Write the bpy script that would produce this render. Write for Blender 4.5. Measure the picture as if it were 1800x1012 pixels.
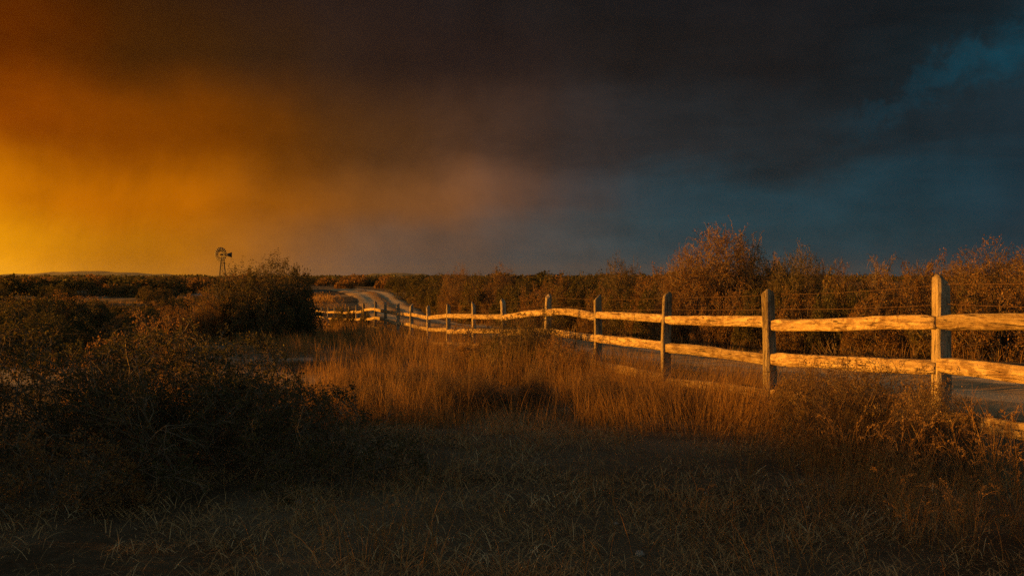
import bpy, math
import numpy as np
from mathutils import Vector, Matrix

R = math.radians
scene = bpy.context.scene
for o in list(bpy.data.objects):
    bpy.data.objects.remove(o)
col = scene.collection

# ------------------------------------------------------------------ camera
EYE = 1.4          # metres above the ground under the tripod
FPX = 1750.0       # focal length in pixels of an 1800 px wide frame
cam_d = bpy.data.cameras.new('camera')
cam = bpy.data.objects.new('camera', cam_d)
col.objects.link(cam)
cam.location = (0, 0, EYE)
cam.rotation_euler = (R(90), 0, 0)
cam_d.sensor_width = 36
cam_d.lens = 36 * FPX / 1800
cam_d.shift_y = -19 / 1800
cam_d.clip_start = 0.05
cam_d.clip_end = 20000
scene.camera = cam

# ------------------------------------------------------------------ light
SUN_AZ = -80.0     # degrees from the view direction, left is negative
SUN_EL = 4.9
sd = Vector((math.sin(R(SUN_AZ)) * math.cos(R(SUN_EL)), math.cos(R(SUN_AZ)) * math.cos(R(SUN_EL)), math.sin(R(SUN_EL))))
sun_d = bpy.data.lights.new('sun', 'SUN')
sun_d.energy = 5.0
sun_d.angle = R(0.6)
sun_d.color = (1.0, 0.375, 0.024)
sun = bpy.data.objects.new('sun', sun_d)
sun.rotation_euler = sd.to_track_quat('Z', 'Y').to_euler()
sun.location = (-60, 10, 30)
col.objects.link(sun)

vs = scene.view_settings
vs.view_transform = 'Standard'
vs.look = 'None'
vs.exposure = 0.9
vs.gamma = 1.0
vs.use_curve_mapping = False
scene.render.engine = 'CYCLES'
scene.cycles.use_denoising = False
scene.cycles.max_bounces = 6
scene.cycles.diffuse_bounces = 3
scene.cycles.transmission_bounces = 3
scene.cycles.volume_bounces = 0
scene.cycles.caustics_reflective = False
scene.cycles.caustics_refractive = False


def lin(c):
    r = []
    for v in c:
        v = v / 255.0
        r.append(v / 12.92 if v <= 0.04045 else ((v + 0.055) / 1.055) ** 2.4)
    return r


# ------------------------------------------------------------------ sky
class NT:
    """small helper round a node tree"""
    def __init__(self, tree):
        self.t = tree
        tree.nodes.clear()

    def n(self, kind, **kw):
        nd = self.t.nodes.new(kind)
        for k, v in kw.items():
            if k == 'ins':
                for i, val in v.items():
                    s = nd.inputs[i]
                    if isinstance(val, bpy.types.NodeSocket):
                        self.t.links.new(val, s)
                    else:
                        s.default_value = val
            else:
                setattr(nd, k, v)
        return nd

    def m(self, op, a, b=None, c=None, clamp=False):
        nd = self.t.nodes.new('ShaderNodeMath')
        nd.operation = op
        nd.use_clamp = clamp
        for i, v in enumerate((a, b, c)):
            if v is None:
                continue
            if isinstance(v, bpy.types.NodeSocket):
                self.t.links.new(v, nd.inputs[i])
            else:
                nd.inputs[i].default_value = v
        return nd.outputs[0]

    def mix(self, f, a, b, blend='MIX'):
        nd = self.t.nodes.new('ShaderNodeMix')
        nd.data_type = 'RGBA'
        nd.blend_type = blend
        for s, v in ((nd.inputs[0], f), (nd.inputs[6], a), (nd.inputs[7], b)):
            if isinstance(v, bpy.types.NodeSocket):
                self.t.links.new(v, s)
            else:
                s.default_value = v if not isinstance(v, (tuple, list)) else (tuple(v) + (1.0,))[:4]
        return nd.outputs[2]

    def step(self, v, a, b):
        nd = self.t.nodes.new('ShaderNodeMapRange')
        nd.interpolation_type = 'SMOOTHSTEP'
        self.t.links.new(v, nd.inputs[0])
        nd.inputs[1].default_value = a
        nd.inputs[2].default_value = b
        return nd.outputs[0]

    def noise(self, vec, scale, detail=4, rough=0.55, dist=0.0, out=0):
        nd = self.t.nodes.new('ShaderNodeTexNoise')
        if vec is not None:
            self.t.links.new(vec, nd.inputs['Vector'])
        nd.inputs['Scale'].default_value = scale
        nd.inputs['Detail'].default_value = detail
        nd.inputs['Roughness'].default_value = rough
        nd.inputs['Distortion'].default_value = dist
        return nd.outputs[out]

    def mapping(self, vec, scale=(1, 1, 1), rot=(0, 0, 0), loc=(0, 0, 0)):
        nd = self.t.nodes.new('ShaderNodeMapping')
        self.t.links.new(vec, nd.inputs[0])
        nd.inputs['Location'].default_value = loc
        nd.inputs['Rotation'].default_value = rot
        nd.inputs['Scale'].default_value = scale
        return nd.outputs[0]


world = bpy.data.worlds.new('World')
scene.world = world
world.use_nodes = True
N = NT(world.node_tree)
tc = N.n('ShaderNodeTexCoord').outputs['Generated']
sep = N.n('ShaderNodeSeparateXYZ', ins={0: tc})
X, Y, Z = sep.outputs
az = N.m('MULTIPLY', N.m('ARCTAN2', X, Y), 180 / math.pi)          # right is positive
el = N.m('MULTIPLY', N.m('ARCSINE', Z), 180 / math.pi)
# billowing: the clouds bend the colour bands
warp = N.n('ShaderNodeSeparateColor', ins={0: N.noise(tc, 4.2, 5, 0.58, 0.3, out=1)})
curt = N.n('ShaderNodeSeparateColor', ins={0: N.noise(N.mapping(tc, scale=(1, 1, 0.35)), 9.0, 4, 0.55, 0.2, out=1)})
streak_v = N.mapping(tc, scale=(1.5, 1.5, 6.5), rot=(R(3), R(8), 0))
warp2 = N.n('ShaderNodeSeparateColor', ins={0: N.noise(streak_v, 3.6, 5, 0.6, 0.4, out=1)})
right = N.step(az, -8, 12)
azw = N.m('ADD', az, N.m('MULTIPLY', N.m('SUBTRACT', warp.outputs[0], 0.5), 6.0))
azw = N.m('ADD', azw, N.m('MULTIPLY', N.m('SUBTRACT', curt.outputs[0], 0.5), 7.0))
elw = N.m('ADD', el, N.m('MULTIPLY', N.m('SUBTRACT', warp.outputs[1], 0.5), 4.5))
elw = N.m('ADD', elw, N.m('MULTIPLY', N.m('SUBTRACT', warp2.outputs[0], 0.5), N.m('MULTIPLY_ADD', right, 4.5, 0.6)))
pos = N.m('MULTIPLY_ADD', azw, 1 / 200.0, 0.5)                        # -100..100 degrees across the storm front
AZ = [-95, -60, -40, -27.2, -21.8, -16, -9.7, -3.3, 3.3, 9.7, 16, 21.8, 27.2, 50, 95]
ROWS = [
    (0.0, [(250, 170, 40), (255, 185, 40), (252, 180, 34), (250, 168, 12), (195, 122, 20), (155, 92, 26), (90, 73, 62), (70, 66, 63), (52, 68, 72), (42, 66, 73), (36, 63, 70), (33, 61, 68), (32, 58, 66), (44, 62, 70), (60, 74, 84)]),
    (2.0, [(235, 150, 30), (245, 165, 25), (242, 156, 8), (228, 146, 4), (186, 112, 6), (168, 96, 8), (98, 73, 54), (94, 71, 57), (50, 66, 70), (38, 62, 69), (32, 58, 66), (28, 56, 64), (28, 52, 61), (38, 58, 66), (60, 74, 84)]),
    (4.5, [(205, 120, 18), (220, 135, 12), (214, 122, 2), (200, 112, 0), (176, 94, 0), (172, 92, 0), (112, 68, 28), (122, 76, 42), (48, 56, 60), (38, 61, 69), (32, 59, 68), (28, 55, 65), (25, 47, 57), (32, 54, 64), (56, 70, 80)]),
    (7.7, [(150, 82, 15), (165, 90, 8), (160, 74, 1), (145, 64, 0), (128, 60, 0), (115, 56, 0), (80, 47, 14), (76, 50, 34), (44, 43, 44), (36, 38, 40), (30, 38, 42), (26, 38, 44), (24, 40, 48), (28, 48, 58), (50, 64, 74)]),
    (12.5, [(100, 56, 16), (108, 54, 6), (104, 42, 1), (95, 38, 0), (66, 32, 3), (56, 32, 10), (46, 31, 23), (39, 28, 26), (32, 28, 27), (28, 26, 26), (25, 26, 28), (24, 32, 36), (22, 40, 48), (26, 48, 58), (48, 62, 72)]),
    (16.5, [(80, 48, 20), (80, 44, 12), (80, 33, 3), (72, 30, 2), (52, 27, 6), (44, 27, 17), (41, 29, 25), (34, 27, 26), (29, 27, 27), (26, 25, 27), (24, 25, 28), (20, 24, 27), (18, 24, 28), (24, 36, 44), (46, 58, 68)]),
    (32.0, [(62, 50, 40), (56, 42, 30), (50, 36, 26), (46, 33, 25), (42, 32, 27), (40, 32, 29), (38, 32, 31), (36, 33, 33), (34, 34, 36), (34, 36, 40), (34, 38, 42), (34, 40, 46), (36, 44, 50), (40, 50, 58), (50, 60, 70)]),
]
c = None
prev = None
for e, cols_ in ROWS:
    ramp = N.n('ShaderNodeValToRGB', ins={0: pos})
    cr = ramp.color_ramp
    cr.interpolation = 'B_SPLINE'
    while len(cr.elements) < len(AZ):
        cr.elements.new(0.5)
    for i, a in enumerate(AZ):
        cr.elements[i].position = a / 200.0 + 0.5
    for i, rgb in enumerate(cols_):
        cr.elements[i].color = lin(rgb) + [1]
    if c is None:
        c = ramp.outputs[0]
    else:
        c = N.mix(N.step(elw, prev, e), c, ramp.outputs[0])
    prev = e
# cloud relief
relief = N.m('SUBTRACT', N.noise(streak_v, 6.0, 6, 0.6, 0.3), 0.5)
fine = N.m('SUBTRACT', N.noise(tc, 10.0, 8, 0.62, 0.35), 0.5)
gain = N.m('ADD', N.m('MULTIPLY', relief, N.m('MULTIPLY_ADD', right, 0.55, 0.15)), N.m('MULTIPLY', fine, 0.95))
gain = N.m('ADD', gain, 1.0)
gv = N.n('ShaderNodeCombineColor', ins={0: gain, 1: gain, 2: gain}).outputs[0]
c = N.mix(1.0, c, gv, 'MULTIPLY')
# clear sky beyond the storm and through the breaks in it
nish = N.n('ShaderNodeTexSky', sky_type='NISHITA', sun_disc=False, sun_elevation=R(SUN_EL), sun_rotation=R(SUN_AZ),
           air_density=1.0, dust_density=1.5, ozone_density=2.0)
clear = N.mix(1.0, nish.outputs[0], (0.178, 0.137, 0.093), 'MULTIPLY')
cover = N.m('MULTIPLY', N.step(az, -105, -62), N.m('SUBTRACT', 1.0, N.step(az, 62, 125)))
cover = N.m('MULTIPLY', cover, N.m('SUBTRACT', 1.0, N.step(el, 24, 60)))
# a break in the cloud deck climbing to the right, where it widens
gapn = N.m('ADD', N.m('SUBTRACT', N.noise(tc, 9.0, 8, 0.62, 0.3), 0.5), N.m('MULTIPLY', N.m('SUBTRACT', N.noise(tc, 30.0, 6, 0.65, 0.6), 0.5), 0.75))
gapm = N.step(N.noise(tc, 26.0, 6, 0.65, 0.4), 0.25, 0.7)
line = N.m('SUBTRACT', el, N.m('MULTIPLY_ADD', az, 0.31, 2.7))
line = N.m('ADD', line, N.m('MULTIPLY', gapn, 7.0))
wid = N.m('MULTIPLY_ADD', N.m('SUBTRACT', az, 14.0), 0.16, 0.3)
gap = N.m('SUBTRACT', 1.0, N.m('DIVIDE', N.m('ABSOLUTE', line), N.m('MAXIMUM', wid, 0.05)), clamp=True)
gap = N.m('MULTIPLY', N.m('MULTIPLY', N.step(gap, 0.0, 0.95), N.m('MULTIPLY_ADD', gapm, 0.65, 0.35)), N.m('MULTIPLY', N.step(az, 15, 31), N.m('SUBTRACT', 1.0, N.step(az, 60, 90))))
c = N.mix(N.m('MULTIPLY', gap, 0.7), c, lin((14, 74, 92)))
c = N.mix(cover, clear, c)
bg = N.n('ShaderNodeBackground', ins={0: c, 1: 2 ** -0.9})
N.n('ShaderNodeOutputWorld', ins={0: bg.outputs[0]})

# ------------------------------------------------------------------ helpers
rng = np.random.default_rng(7)


def tag(o, label=None, cat=None, group=None, kind=None):
    if label: o['label'] = label
    if cat: o['category'] = cat
    if group: o['group'] = group
    if kind: o['kind'] = kind
    return o


def mesh_np(name, v, faces, attrs=None, smooth=False):
    """faces: list of integer arrays, each (n, 3) or (n, 4)"""
    me = bpy.data.meshes.new(name)
    v = np.asarray(v, np.float32)
    me.vertices.add(len(v))
    me.vertices.foreach_set('co', v.ravel())
    faces = [np.asarray(f, np.int32) for f in faces if len(f)]
    loops = np.concatenate([f.ravel() for f in faces])
    sizes = np.concatenate([np.full(len(f), f.shape[1], np.int32) for f in faces])
    starts = np.concatenate([[0], np.cumsum(sizes)[:-1]]).astype(np.int32)
    me.loops.add(len(loops))
    me.loops.foreach_set('vertex_index', loops)
    me.polygons.add(len(sizes))
    me.polygons.foreach_set('loop_start', starts)
    me.polygons.foreach_set('loop_total', sizes)
    if smooth:
        me.polygons.foreach_set('use_smooth', np.ones(len(sizes), bool))
    for k, a in (attrs or {}).items():
        at = me.attributes.new(k, 'FLOAT', 'POINT')
        at.data.foreach_set('value', np.asarray(a, np.float32))
    me.update(calc_edges=True)
    return me


def obj(name, me, mat=None, parent=None, loc=(0, 0, 0)):
    o = bpy.data.objects.new(name, me)
    if mat is not None and not me.materials:
        me.materials.append(mat)
    o.location = loc
    col.objects.link(o)
    if parent is not None:
        o.parent = parent
    return o


def empty(name, loc=(0, 0, 0), rz=0.0):
    o = bpy.data.objects.new(name, None)
    o.empty_display_size = 0.2
    o.location = loc
    o.rotation_euler = (0, 0, rz)
    col.objects.link(o)
    return o


def copy_tree(o, parent=None):
    cp = o.copy()
    col.objects.link(cp)
    cp.parent = parent
    for ch in o.children:
        copy_tree(ch, cp)
    return cp


def norm(a):
    return a / np.maximum(np.linalg.norm(a, axis=-1, keepdims=True), 1e-9)


def tubes(pts, rad, sides):
    """pts (n,k,3), rad (n,k) -> verts, quads, tone-ready vertex count"""
    n, k, _ = pts.shape
    t = np.gradient(pts, axis=1)
    t = norm(t)
    ref = np.where(np.abs(t[:, :1, 2:3]) > 0.9, np.array([1.0, 0, 0]), np.array([0, 0, 1.0]))
    u = norm(np.cross(t, np.broadcast_to(ref, t.shape)))
    w = np.cross(t, u)
    a = np.arange(sides) * 2 * math.pi / sides
    ring = pts[:, :, None, :] + rad[:, :, None, None] * (np.cos(a)[None, None, :, None] * u[:, :, None, :] + np.sin(a)[None, None, :, None] * w[:, :, None, :])
    v = ring.reshape(-1, 3)
    base = (np.arange(n) * k * sides)[:, None, None]
    kk = (np.arange(k - 1) * sides)[None, :, None]
    s = np.arange(sides)[None, None, :]
    s2 = (np.arange(sides)[None, None, :] + 1) % sides
    f = np.stack([base + kk + s, base + kk + s2, base + kk + sides + s2, base + kk + sides + s], -1).reshape(-1, 4)
    return v, f


class Join:
    def __init__(self):
        self.v, self.f3, self.f4, self.tone, self.n = [], [], [], [], 0

    def add(self, v, f, tone=0.5):
        self.v.append(v)
        f = np.asarray(f) + self.n
        (self.f4 if f.shape[1] == 4 else self.f3).append(f)
        self.tone.append(np.broadcast_to(np.asarray(tone, np.float32), (len(v),)))
        self.n += len(v)

    def mesh(self, name, smooth=False):
        fs = []
        if self.f4: fs.append(np.concatenate(self.f4))
        if self.f3: fs.append(np.concatenate(self.f3))
        return mesh_np(name, np.concatenate(self.v), fs, {'tone': np.concatenate(self.tone)}, smooth)


# value noise for the shapes
_perm = rng.random((256, 256))


def vnoise(x, y):
    x = np.asarray(x, float); y = np.asarray(y, float)
    xi = np.floor(x).astype(int); yi = np.floor(y).astype(int)
    fx = x - xi; fy = y - yi
    fx = fx * fx * (3 - 2 * fx); fy = fy * fy * (3 - 2 * fy)
    g = lambda a, b: _perm[a & 255, b & 255]
    return (g(xi, yi) * (1 - fx) * (1 - fy) + g(xi + 1, yi) * fx * (1 - fy) + g(xi, yi + 1) * (1 - fx) * fy + g(xi + 1, yi + 1) * fx * fy)


# ------------------------------------------------------------------ materials
def new_mat(name):
    m = bpy.data.materials.new(name)
    m.use_nodes = True
    return m, NT(m.node_tree)


def foliage_mat(name, a, b, cdry, dry=0.3, trans=0.3):
    """leaf colours a..b, a share of dry leaves of colour cdry; tone attribute gives the leaf's own shade"""
    m, n = new_mat(name)
    tone = n.n('ShaderNodeAttribute', attribute_name='tone').outputs['Fac']
    rnd = n.n('ShaderNodeObjectInfo').outputs['Random']
    geo = n.n('ShaderNodeNewGeometry')
    patch = n.noise(geo.outputs['Position'], 1.3, 3, 0.6)
    k = n.m('ADD', n.m('MULTIPLY', tone, 0.6), n.m('MULTIPLY', rnd, 0.4), clamp=True)
    base = n.mix(k, a, b)
    d = n.m('ADD', n.m('ADD', patch, n.m('MULTIPLY', tone, 0.5)), n.m('MULTIPLY', rnd, 0.35))
    base = n.mix(n.step(d, 1.35 - dry, 1.55 - dry), base, cdry)
    dif = n.n('ShaderNodeBsdfDiffuse', ins={0: base, 1: 0.4})
    tr = n.n('ShaderNodeBsdfTranslucent', ins={0: base})
    gl = n.n('ShaderNodeBsdfGlossy', ins={0: (1, 1, 1, 1), 1: 0.45})
    mx = n.n('ShaderNodeMixShader', ins={0: trans, 1: dif.outputs[0], 2: tr.outputs[0]})
    mx2 = n.n('ShaderNodeMixShader', ins={0: 0.008, 1: mx.outputs[0], 2: gl.outputs[0]})
    n.n('ShaderNodeOutputMaterial', ins={0: mx2.outputs[0]})
    return m


def rough_mat(name, a, b, scale=6.0, rough=0.85, bump=0.4, stretch=(1, 1, 1), coord='Object', dark=None, dist=0.02):
    m, n = new_mat(name)
    vec = n.mapping(n.n('ShaderNodeTexCoord').outputs[coord], scale=stretch)
    nz = n.noise(vec, scale, 6, 0.62, 0.4)
    base = n.mix(n.step(nz, 0.35, 0.68), a, b)
    if dark is not None:
        n2 = n.noise(vec, scale * 2.7, 4, 0.65, 0.8)
        base = n.mix(n.step(n2, 0.56, 0.70), base, dark)
    h = n.noise(vec, scale * 2.2, 6, 0.66, 0.6)
    bp = n.n('ShaderNodeBump', ins={'Strength': bump, 'Distance': dist, 'Height': h})
    p = n.n('ShaderNodeBsdfPrincipled', ins={'Base Color': base, 'Roughness': rough, 'Normal': bp.outputs[0]})
    p.inputs['Specular IOR Level'].default_value = 0.25
    n.n('ShaderNodeOutputMaterial', ins={0: p.outputs[0]})
    return m


M = {}
M['leaf_dark'] = foliage_mat('dark green leaves', (0.06, 0.06, 0.022), (0.12, 0.105, 0.04), (0.22, 0.13, 0.05), 0.26, 0.35)
M['leaf_olive'] = foliage_mat('olive leaves', (0.075, 0.07, 0.026), (0.15, 0.125, 0.045), (0.22, 0.13, 0.05), 0.35, 0.35)
M['leaf_dry'] = foliage_mat('dry russet leaves', (0.19, 0.108, 0.038), (0.30, 0.168, 0.056), (0.36, 0.20, 0.075), 0.45, 0.35)
M['leaf_weed'] = foliage_mat('dry weed stems', (0.15, 0.088, 0.036), (0.27, 0.16, 0.065), (0.34, 0.21, 0.09), 0.45, 0.3)
M['bark'] = rough_mat('grey brown bark', (0.13, 0.098, 0.065), (0.24, 0.185, 0.125), 18, 0.9, 0.5, (1, 1, 0.3))
M['straw'] = foliage_mat('dry straw', (0.27, 0.15, 0.047), (0.52, 0.31, 0.11), (0.58, 0.40, 0.17), 0.28, 0.4)
M['litter'] = foliage_mat('trampled grass', (0.26, 0.145, 0.06), (0.68, 0.45, 0.21), (0.85, 0.66, 0.38), 0.30, 0.12)
M['seed'] = foliage_mat('seed heads', (0.26, 0.15, 0.06), (0.42, 0.26, 0.11), (0.46, 0.31, 0.15), 0.3, 0.45)
M['wire'] = rough_mat('rusted wire', (0.06, 0.033, 0.018), (0.13, 0.07, 0.036), 60, 0.7, 0.2)
M['steel'] = rough_mat('weathered galvanised steel', (0.06, 0.058, 0.054), (0.11, 0.105, 0.095), 3, 0.6, 0.15)
M['stone'] = rough_mat('pale limestone', (0.30, 0.27, 0.23), (0.46, 0.42, 0.37), 14, 0.9, 0.6)
M['hill'] = rough_mat('scrub covered hillside', (0.14, 0.12, 0.07), (0.2, 0.17, 0.1), 0.02, 0.95, 0.0)


def wood_mat(name, a, b, dark, axis_stretch):
    m, n = new_mat(name)
    oi = n.n('ShaderNodeObjectInfo')
    off = n.n('ShaderNodeVectorMath', operation='ADD', ins={0: n.n('ShaderNodeTexCoord').outputs['Object'], 1: n.n('ShaderNodeCombineXYZ', ins={0: n.m('MULTIPLY', oi.outputs['Random'], 37.0), 1: n.m('MULTIPLY', oi.outputs['Random'], 11.0), 2: 0.0}).outputs[0]}).outputs[0]
    v = n.mapping(off, scale=axis_stretch)
    grain = n.noise(v, 9, 7, 0.68, 0.9)
    blot = n.noise(n.mapping(off, scale=tuple(0.55 if q_ < 1 else 1.0 for q_ in axis_stretch)), 13.0, 5, 0.62, 0.8)
    crack = n.noise(n.mapping(off, scale=tuple(s * (0.5 if s < 1 else 1.6) for s in axis_stretch)), 12, 5, 0.6, 1.2)
    base = n.mix(n.step(grain, 0.3, 0.7), a, b)
    base = n.mix(n.m('MULTIPLY', n.step(blot, 0.46, 0.66), 0.6), base, dark)
    base = n.mix(n.m('MULTIPLY', n.step(crack, 0.60, 0.70), 0.85), base, dark)
    tint = n.m('MULTIPLY_ADD', oi.outputs['Random'], 0.42, 0.68)
    base = n.mix(1.0, base, n.n('ShaderNodeCombineColor', ins={0: tint, 1: tint, 2: tint}).outputs[0], 'MULTIPLY')
    hgt = n.m('SUBTRACT', n.m('ADD', grain, n.m('MULTIPLY', blot, 0.6)), n.m('MULTIPLY', n.step(crack, 0.58, 0.70), 0.9))
    bp = n.n('ShaderNodeBump', ins={'Strength': 1.0, 'Distance': 0.05, 'Height': hgt})
    p = n.n('ShaderNodeBsdfPrincipled', ins={'Base Color': base, 'Roughness': 0.82, 'Normal': bp.outputs[0]})
    p.inputs['Specular IOR Level'].default_value = 0.25
    n.n('ShaderNodeOutputMaterial', ins={0: p.outputs[0]})
    return m


M['rail'] = wood_mat('split cedar rail', (0.30, 0.195, 0.10), (0.70, 0.54, 0.30), (0.13, 0.065, 0.03), (0.4, 2.6, 2.6))
M['post'] = wood_mat('weathered cedar post', (0.30, 0.235, 0.165), (0.53, 0.435, 0.31), (0.09, 0.055, 0.032), (1.8, 1.8, 0.18))

# ground: dry soil, litter and thin grass
m, n = new_mat('dry ground')
gp = n.n('ShaderNodeNewGeometry').outputs['Position']
n1 = n.noise(gp, 0.35, 5, 0.6, 0.5)
n2 = n.noise(gp, 9.0, 6, 0.7, 0.5)
n3 = n.noise(gp, 45.0, 4, 0.7, 0.2)
base = n.mix(n.step(n1, 0.35, 0.65), (0.085, 0.058, 0.033), (0.24, 0.18, 0.11))
base = n.mix(n.step(n2, 0.5, 0.75), base, (0.17, 0.125, 0.075))
base = n.mix(n.m('MULTIPLY', n.step(n3, 0.5, 0.7), 0.7), base, (0.035, 0.027, 0.018))
sa = n.n('ShaderNodeAttribute', attribute_name='sand').outputs['Fac']
base = n.mix(n.m('MULTIPLY', sa, n.m('MULTIPLY_ADD', n2, 0.6, 0.55), clamp=True), base, (0.40, 0.345, 0.265))
hh = n.m('ADD', n2, n.m('MULTIPLY', n3, 0.5))
bp = n.n('ShaderNodeBump', ins={'Strength': 0.8, 'Distance': 0.05, 'Height': hh})
p = n.n('ShaderNodeBsdfPrincipled', ins={'Base Color': base, 'Roughness': 0.95, 'Normal': bp.outputs[0]})
p.inputs['Specular IOR Level'].default_value = 0.1
n.n('ShaderNodeOutputMaterial', ins={0: p.outputs[0]})
M['ground'] = m

# road: packed caliche with two wheel tracks
m, n = new_mat('caliche road')
gp = n.n('ShaderNodeNewGeometry').outputs['Position']
ac = n.n('ShaderNodeAttribute', attribute_name='tone').outputs['Fac']      # 0..1 across the road
wob = n.m('ADD', ac, n.m('MULTIPLY', n.m('SUBTRACT', n.noise(gp, 0.5, 4, 0.6), 0.5), 0.22))
trk = n.m('ADD', n.step(n.m('ABSOLUTE', n.m('SUBTRACT', wob, 0.27)), 0.13, 0.05), n.step(n.m('ABSOLUTE', n.m('SUBTRACT', wob, 0.73)), 0.13, 0.05), clamp=True)
g2 = n.noise(gp, 3.0, 6, 0.7, 0.4)
g3 = n.noise(gp, 40.0, 4, 0.7)
base = n.mix(n.step(g2, 0.3, 0.7), (0.34, 0.23, 0.115), (0.52, 0.37, 0.20))
base = n.mix(n.m('MULTIPLY', trk, 0.8), base, (0.66, 0.51, 0.31))
base = n.mix(n.m('MULTIPLY', n.step(g3, 0.55, 0.72), 0.5), base, (0.17, 0.12, 0.07))
bp = n.n('ShaderNodeBump', ins={'Strength': 0.6, 'Distance': 0.03, 'Height': n.m('ADD', g2, n.m('MULTIPLY', g3, 0.5))})
p = n.n('ShaderNodeBsdfPrincipled', ins={'Base Color': base, 'Roughness': 0.95, 'Normal': bp.outputs[0]})
p.inputs['Specular IOR Level'].default_value = 0.1
n.n('ShaderNodeOutputMaterial', ins={0: p.outputs[0]})
M['road'] = m

# ------------------------------------------------------------------ terrain
KY = np.array([-600, -20, 0, 5, 7, 9.6, 11.8, 14.6, 17.3, 20, 22.5, 25, 27.6, 30, 33, 36, 39, 50, 60, 70, 80, 92, 100, 112, 150, 300, 6500])
KZ = np.array([-.1, 0, 0, .04, .06, -.02, -.08, -.16, -.23, -.35, -.46, -.57, -.66, -.71, -.77, -.82, -.9, -1.35, -1.58, -1.4, -.95, -.3, -.02, -.05, -.35, -.5, -.6])
_yy = np.linspace(-30, 200, 2301)
_zz = np.interp(_yy, KY, KZ)
_k = np.exp(-np.linspace(-2, 2, 41) ** 2); _k /= _k.sum()
_zz[20:-20] = np.convolve(_zz, _k, 'valid')

ROADC = np.array([(11.5, -12), (9.8, 0), (8.6, 7), (7.6, 11.5), (6.3, 16.6), (4.25, 24.7), (3.3, 28.5), (0.3, 45), (-3.4, 58), (-8.0, 72), (-11.2, 86), (-14.2, 100), (-18, 115), (-26, 135), (-40, 160)], float)
_s = np.concatenate([[0], np.cumsum(np.linalg.norm(np.diff(ROADC, axis=0), axis=1))])
_sd = np.arange(0, _s[-1], 0.6)
_rx = np.interp(_sd, _s, ROADC[:, 0]); _ry = np.interp(_sd, _s, ROADC[:, 1])
for arr in (_rx, _ry):
    kk = np.exp(-np.linspace(-2, 2, 15) ** 2); kk /= kk.sum()
    arr[7:-7] = np.convolve(arr, kk, 'valid')
ROADW = 2.3


def road_x(y):
    return np.interp(y, _ry, _rx)


def road_dist(x, y):
    """distance to the road's centre line, good near the road"""
    y = np.asarray(y, float)
    slope = (road_x(y + 1) - road_x(y - 1)) / 2
    return np.where((y > -12) & (y < 158), np.abs(x - road_x(y)) / np.sqrt(1 + slope ** 2), 1e3)


def hgt0(x, y):
    x = np.asarray(x, float); y = np.asarray(y, float)
    z = np.where((y > -30) & (y < 200), np.interp(y, _yy, _zz), np.interp(y, KY, KZ))
    near = np.clip(np.hypot(x, y) / 60, 0.15, 1)
    z = z + (vnoise(x * 0.11 + 3, y * 0.11 + 9) - 0.5) * 0.36 * near + (vnoise(x * 0.6, y * 0.6) - 0.5) * 0.06
    far = np.clip((np.hypot(x, y) - 150) / 800, 0, 1)
    z = z + (vnoise(x * 0.006, y * 0.006) - 0.5) * 2.0 * far
    # left of the dip the field stays nearly level
    lf = np.clip((-x - 16) / 18, 0, 1) * np.clip((y - 30) / 25, 0, 1) * np.clip((100 - y) / 15, 0, 1)
    z = z * (1 - lf) + (-0.45 + (vnoise(x * 0.11 + 3, y * 0.11 + 9) - 0.5) * 0.3) * lf
    # the rise falls away to the sunny side
    z = z - 0.75 * np.clip((-x - 14.5) / 9, 0, 1) * np.clip((y - 76) / 12, 0, 1) * np.clip((118 - y) / 10, 0, 1)
    return z


def hgt(x, y):
    d = road_dist(x, y)
    t = np.clip((d - 1.9) / 0.9, 0, 1)
    return hgt0(x, y) - 0.12 * (1 - t * t * (3 - 2 * t))


def gz(x, y):
    return float(hgt(np.array([x]), np.array([y]))[0])


def W(px, d):
    return (px - 900) / FPX * d


SAND = [(-5.6, 15.5, 2.6), (-9.0, 17.5, 3.0), (-7.6, 22.0, 2.8), (-13.5, 20.0, 3.0), (-11.0, 28.5, 2.6), (-16.0, 33.0, 3.0), (-34.0, 112.0, 9.0), (-19.0, 96.0, 5.0)]


def sand(x, y):
    s_ = 0
    for cx, cy, rr in SAND:
        s_ = np.maximum(s_, 1 - np.hypot((x - cx) * 0.8, y - cy) / rr + 0.9 * (vnoise(x * 0.9, y * 0.9) - 0.5))
    return np.clip(s_ * 2.2, 0, 1)


tx = 3.0 * np.sinh(np.linspace(-math.asinh(6500 / 3), math.asinh(6500 / 3), 300))
ty = 9 + 3.5 * np.sinh(np.linspace(-math.asinh(420 / 3.5), math.asinh(6500 / 3.5), 300))
gx, gy = np.meshgrid(tx, ty)
gzv = hgt(gx, gy)
idx = np.arange(300 * 300).reshape(300, 300)
q = np.stack([idx[:-1, :-1], idx[:-1, 1:], idx[1:, 1:], idx[1:, :-1]], -1).reshape(-1, 4)
tag(obj('ground', mesh_np('ground', np.stack([gx, gy, gzv], -1).reshape(-1, 3), [q], {'sand': sand(gx, gy).ravel()}, smooth=True), M['ground']), kind='structure')

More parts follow.
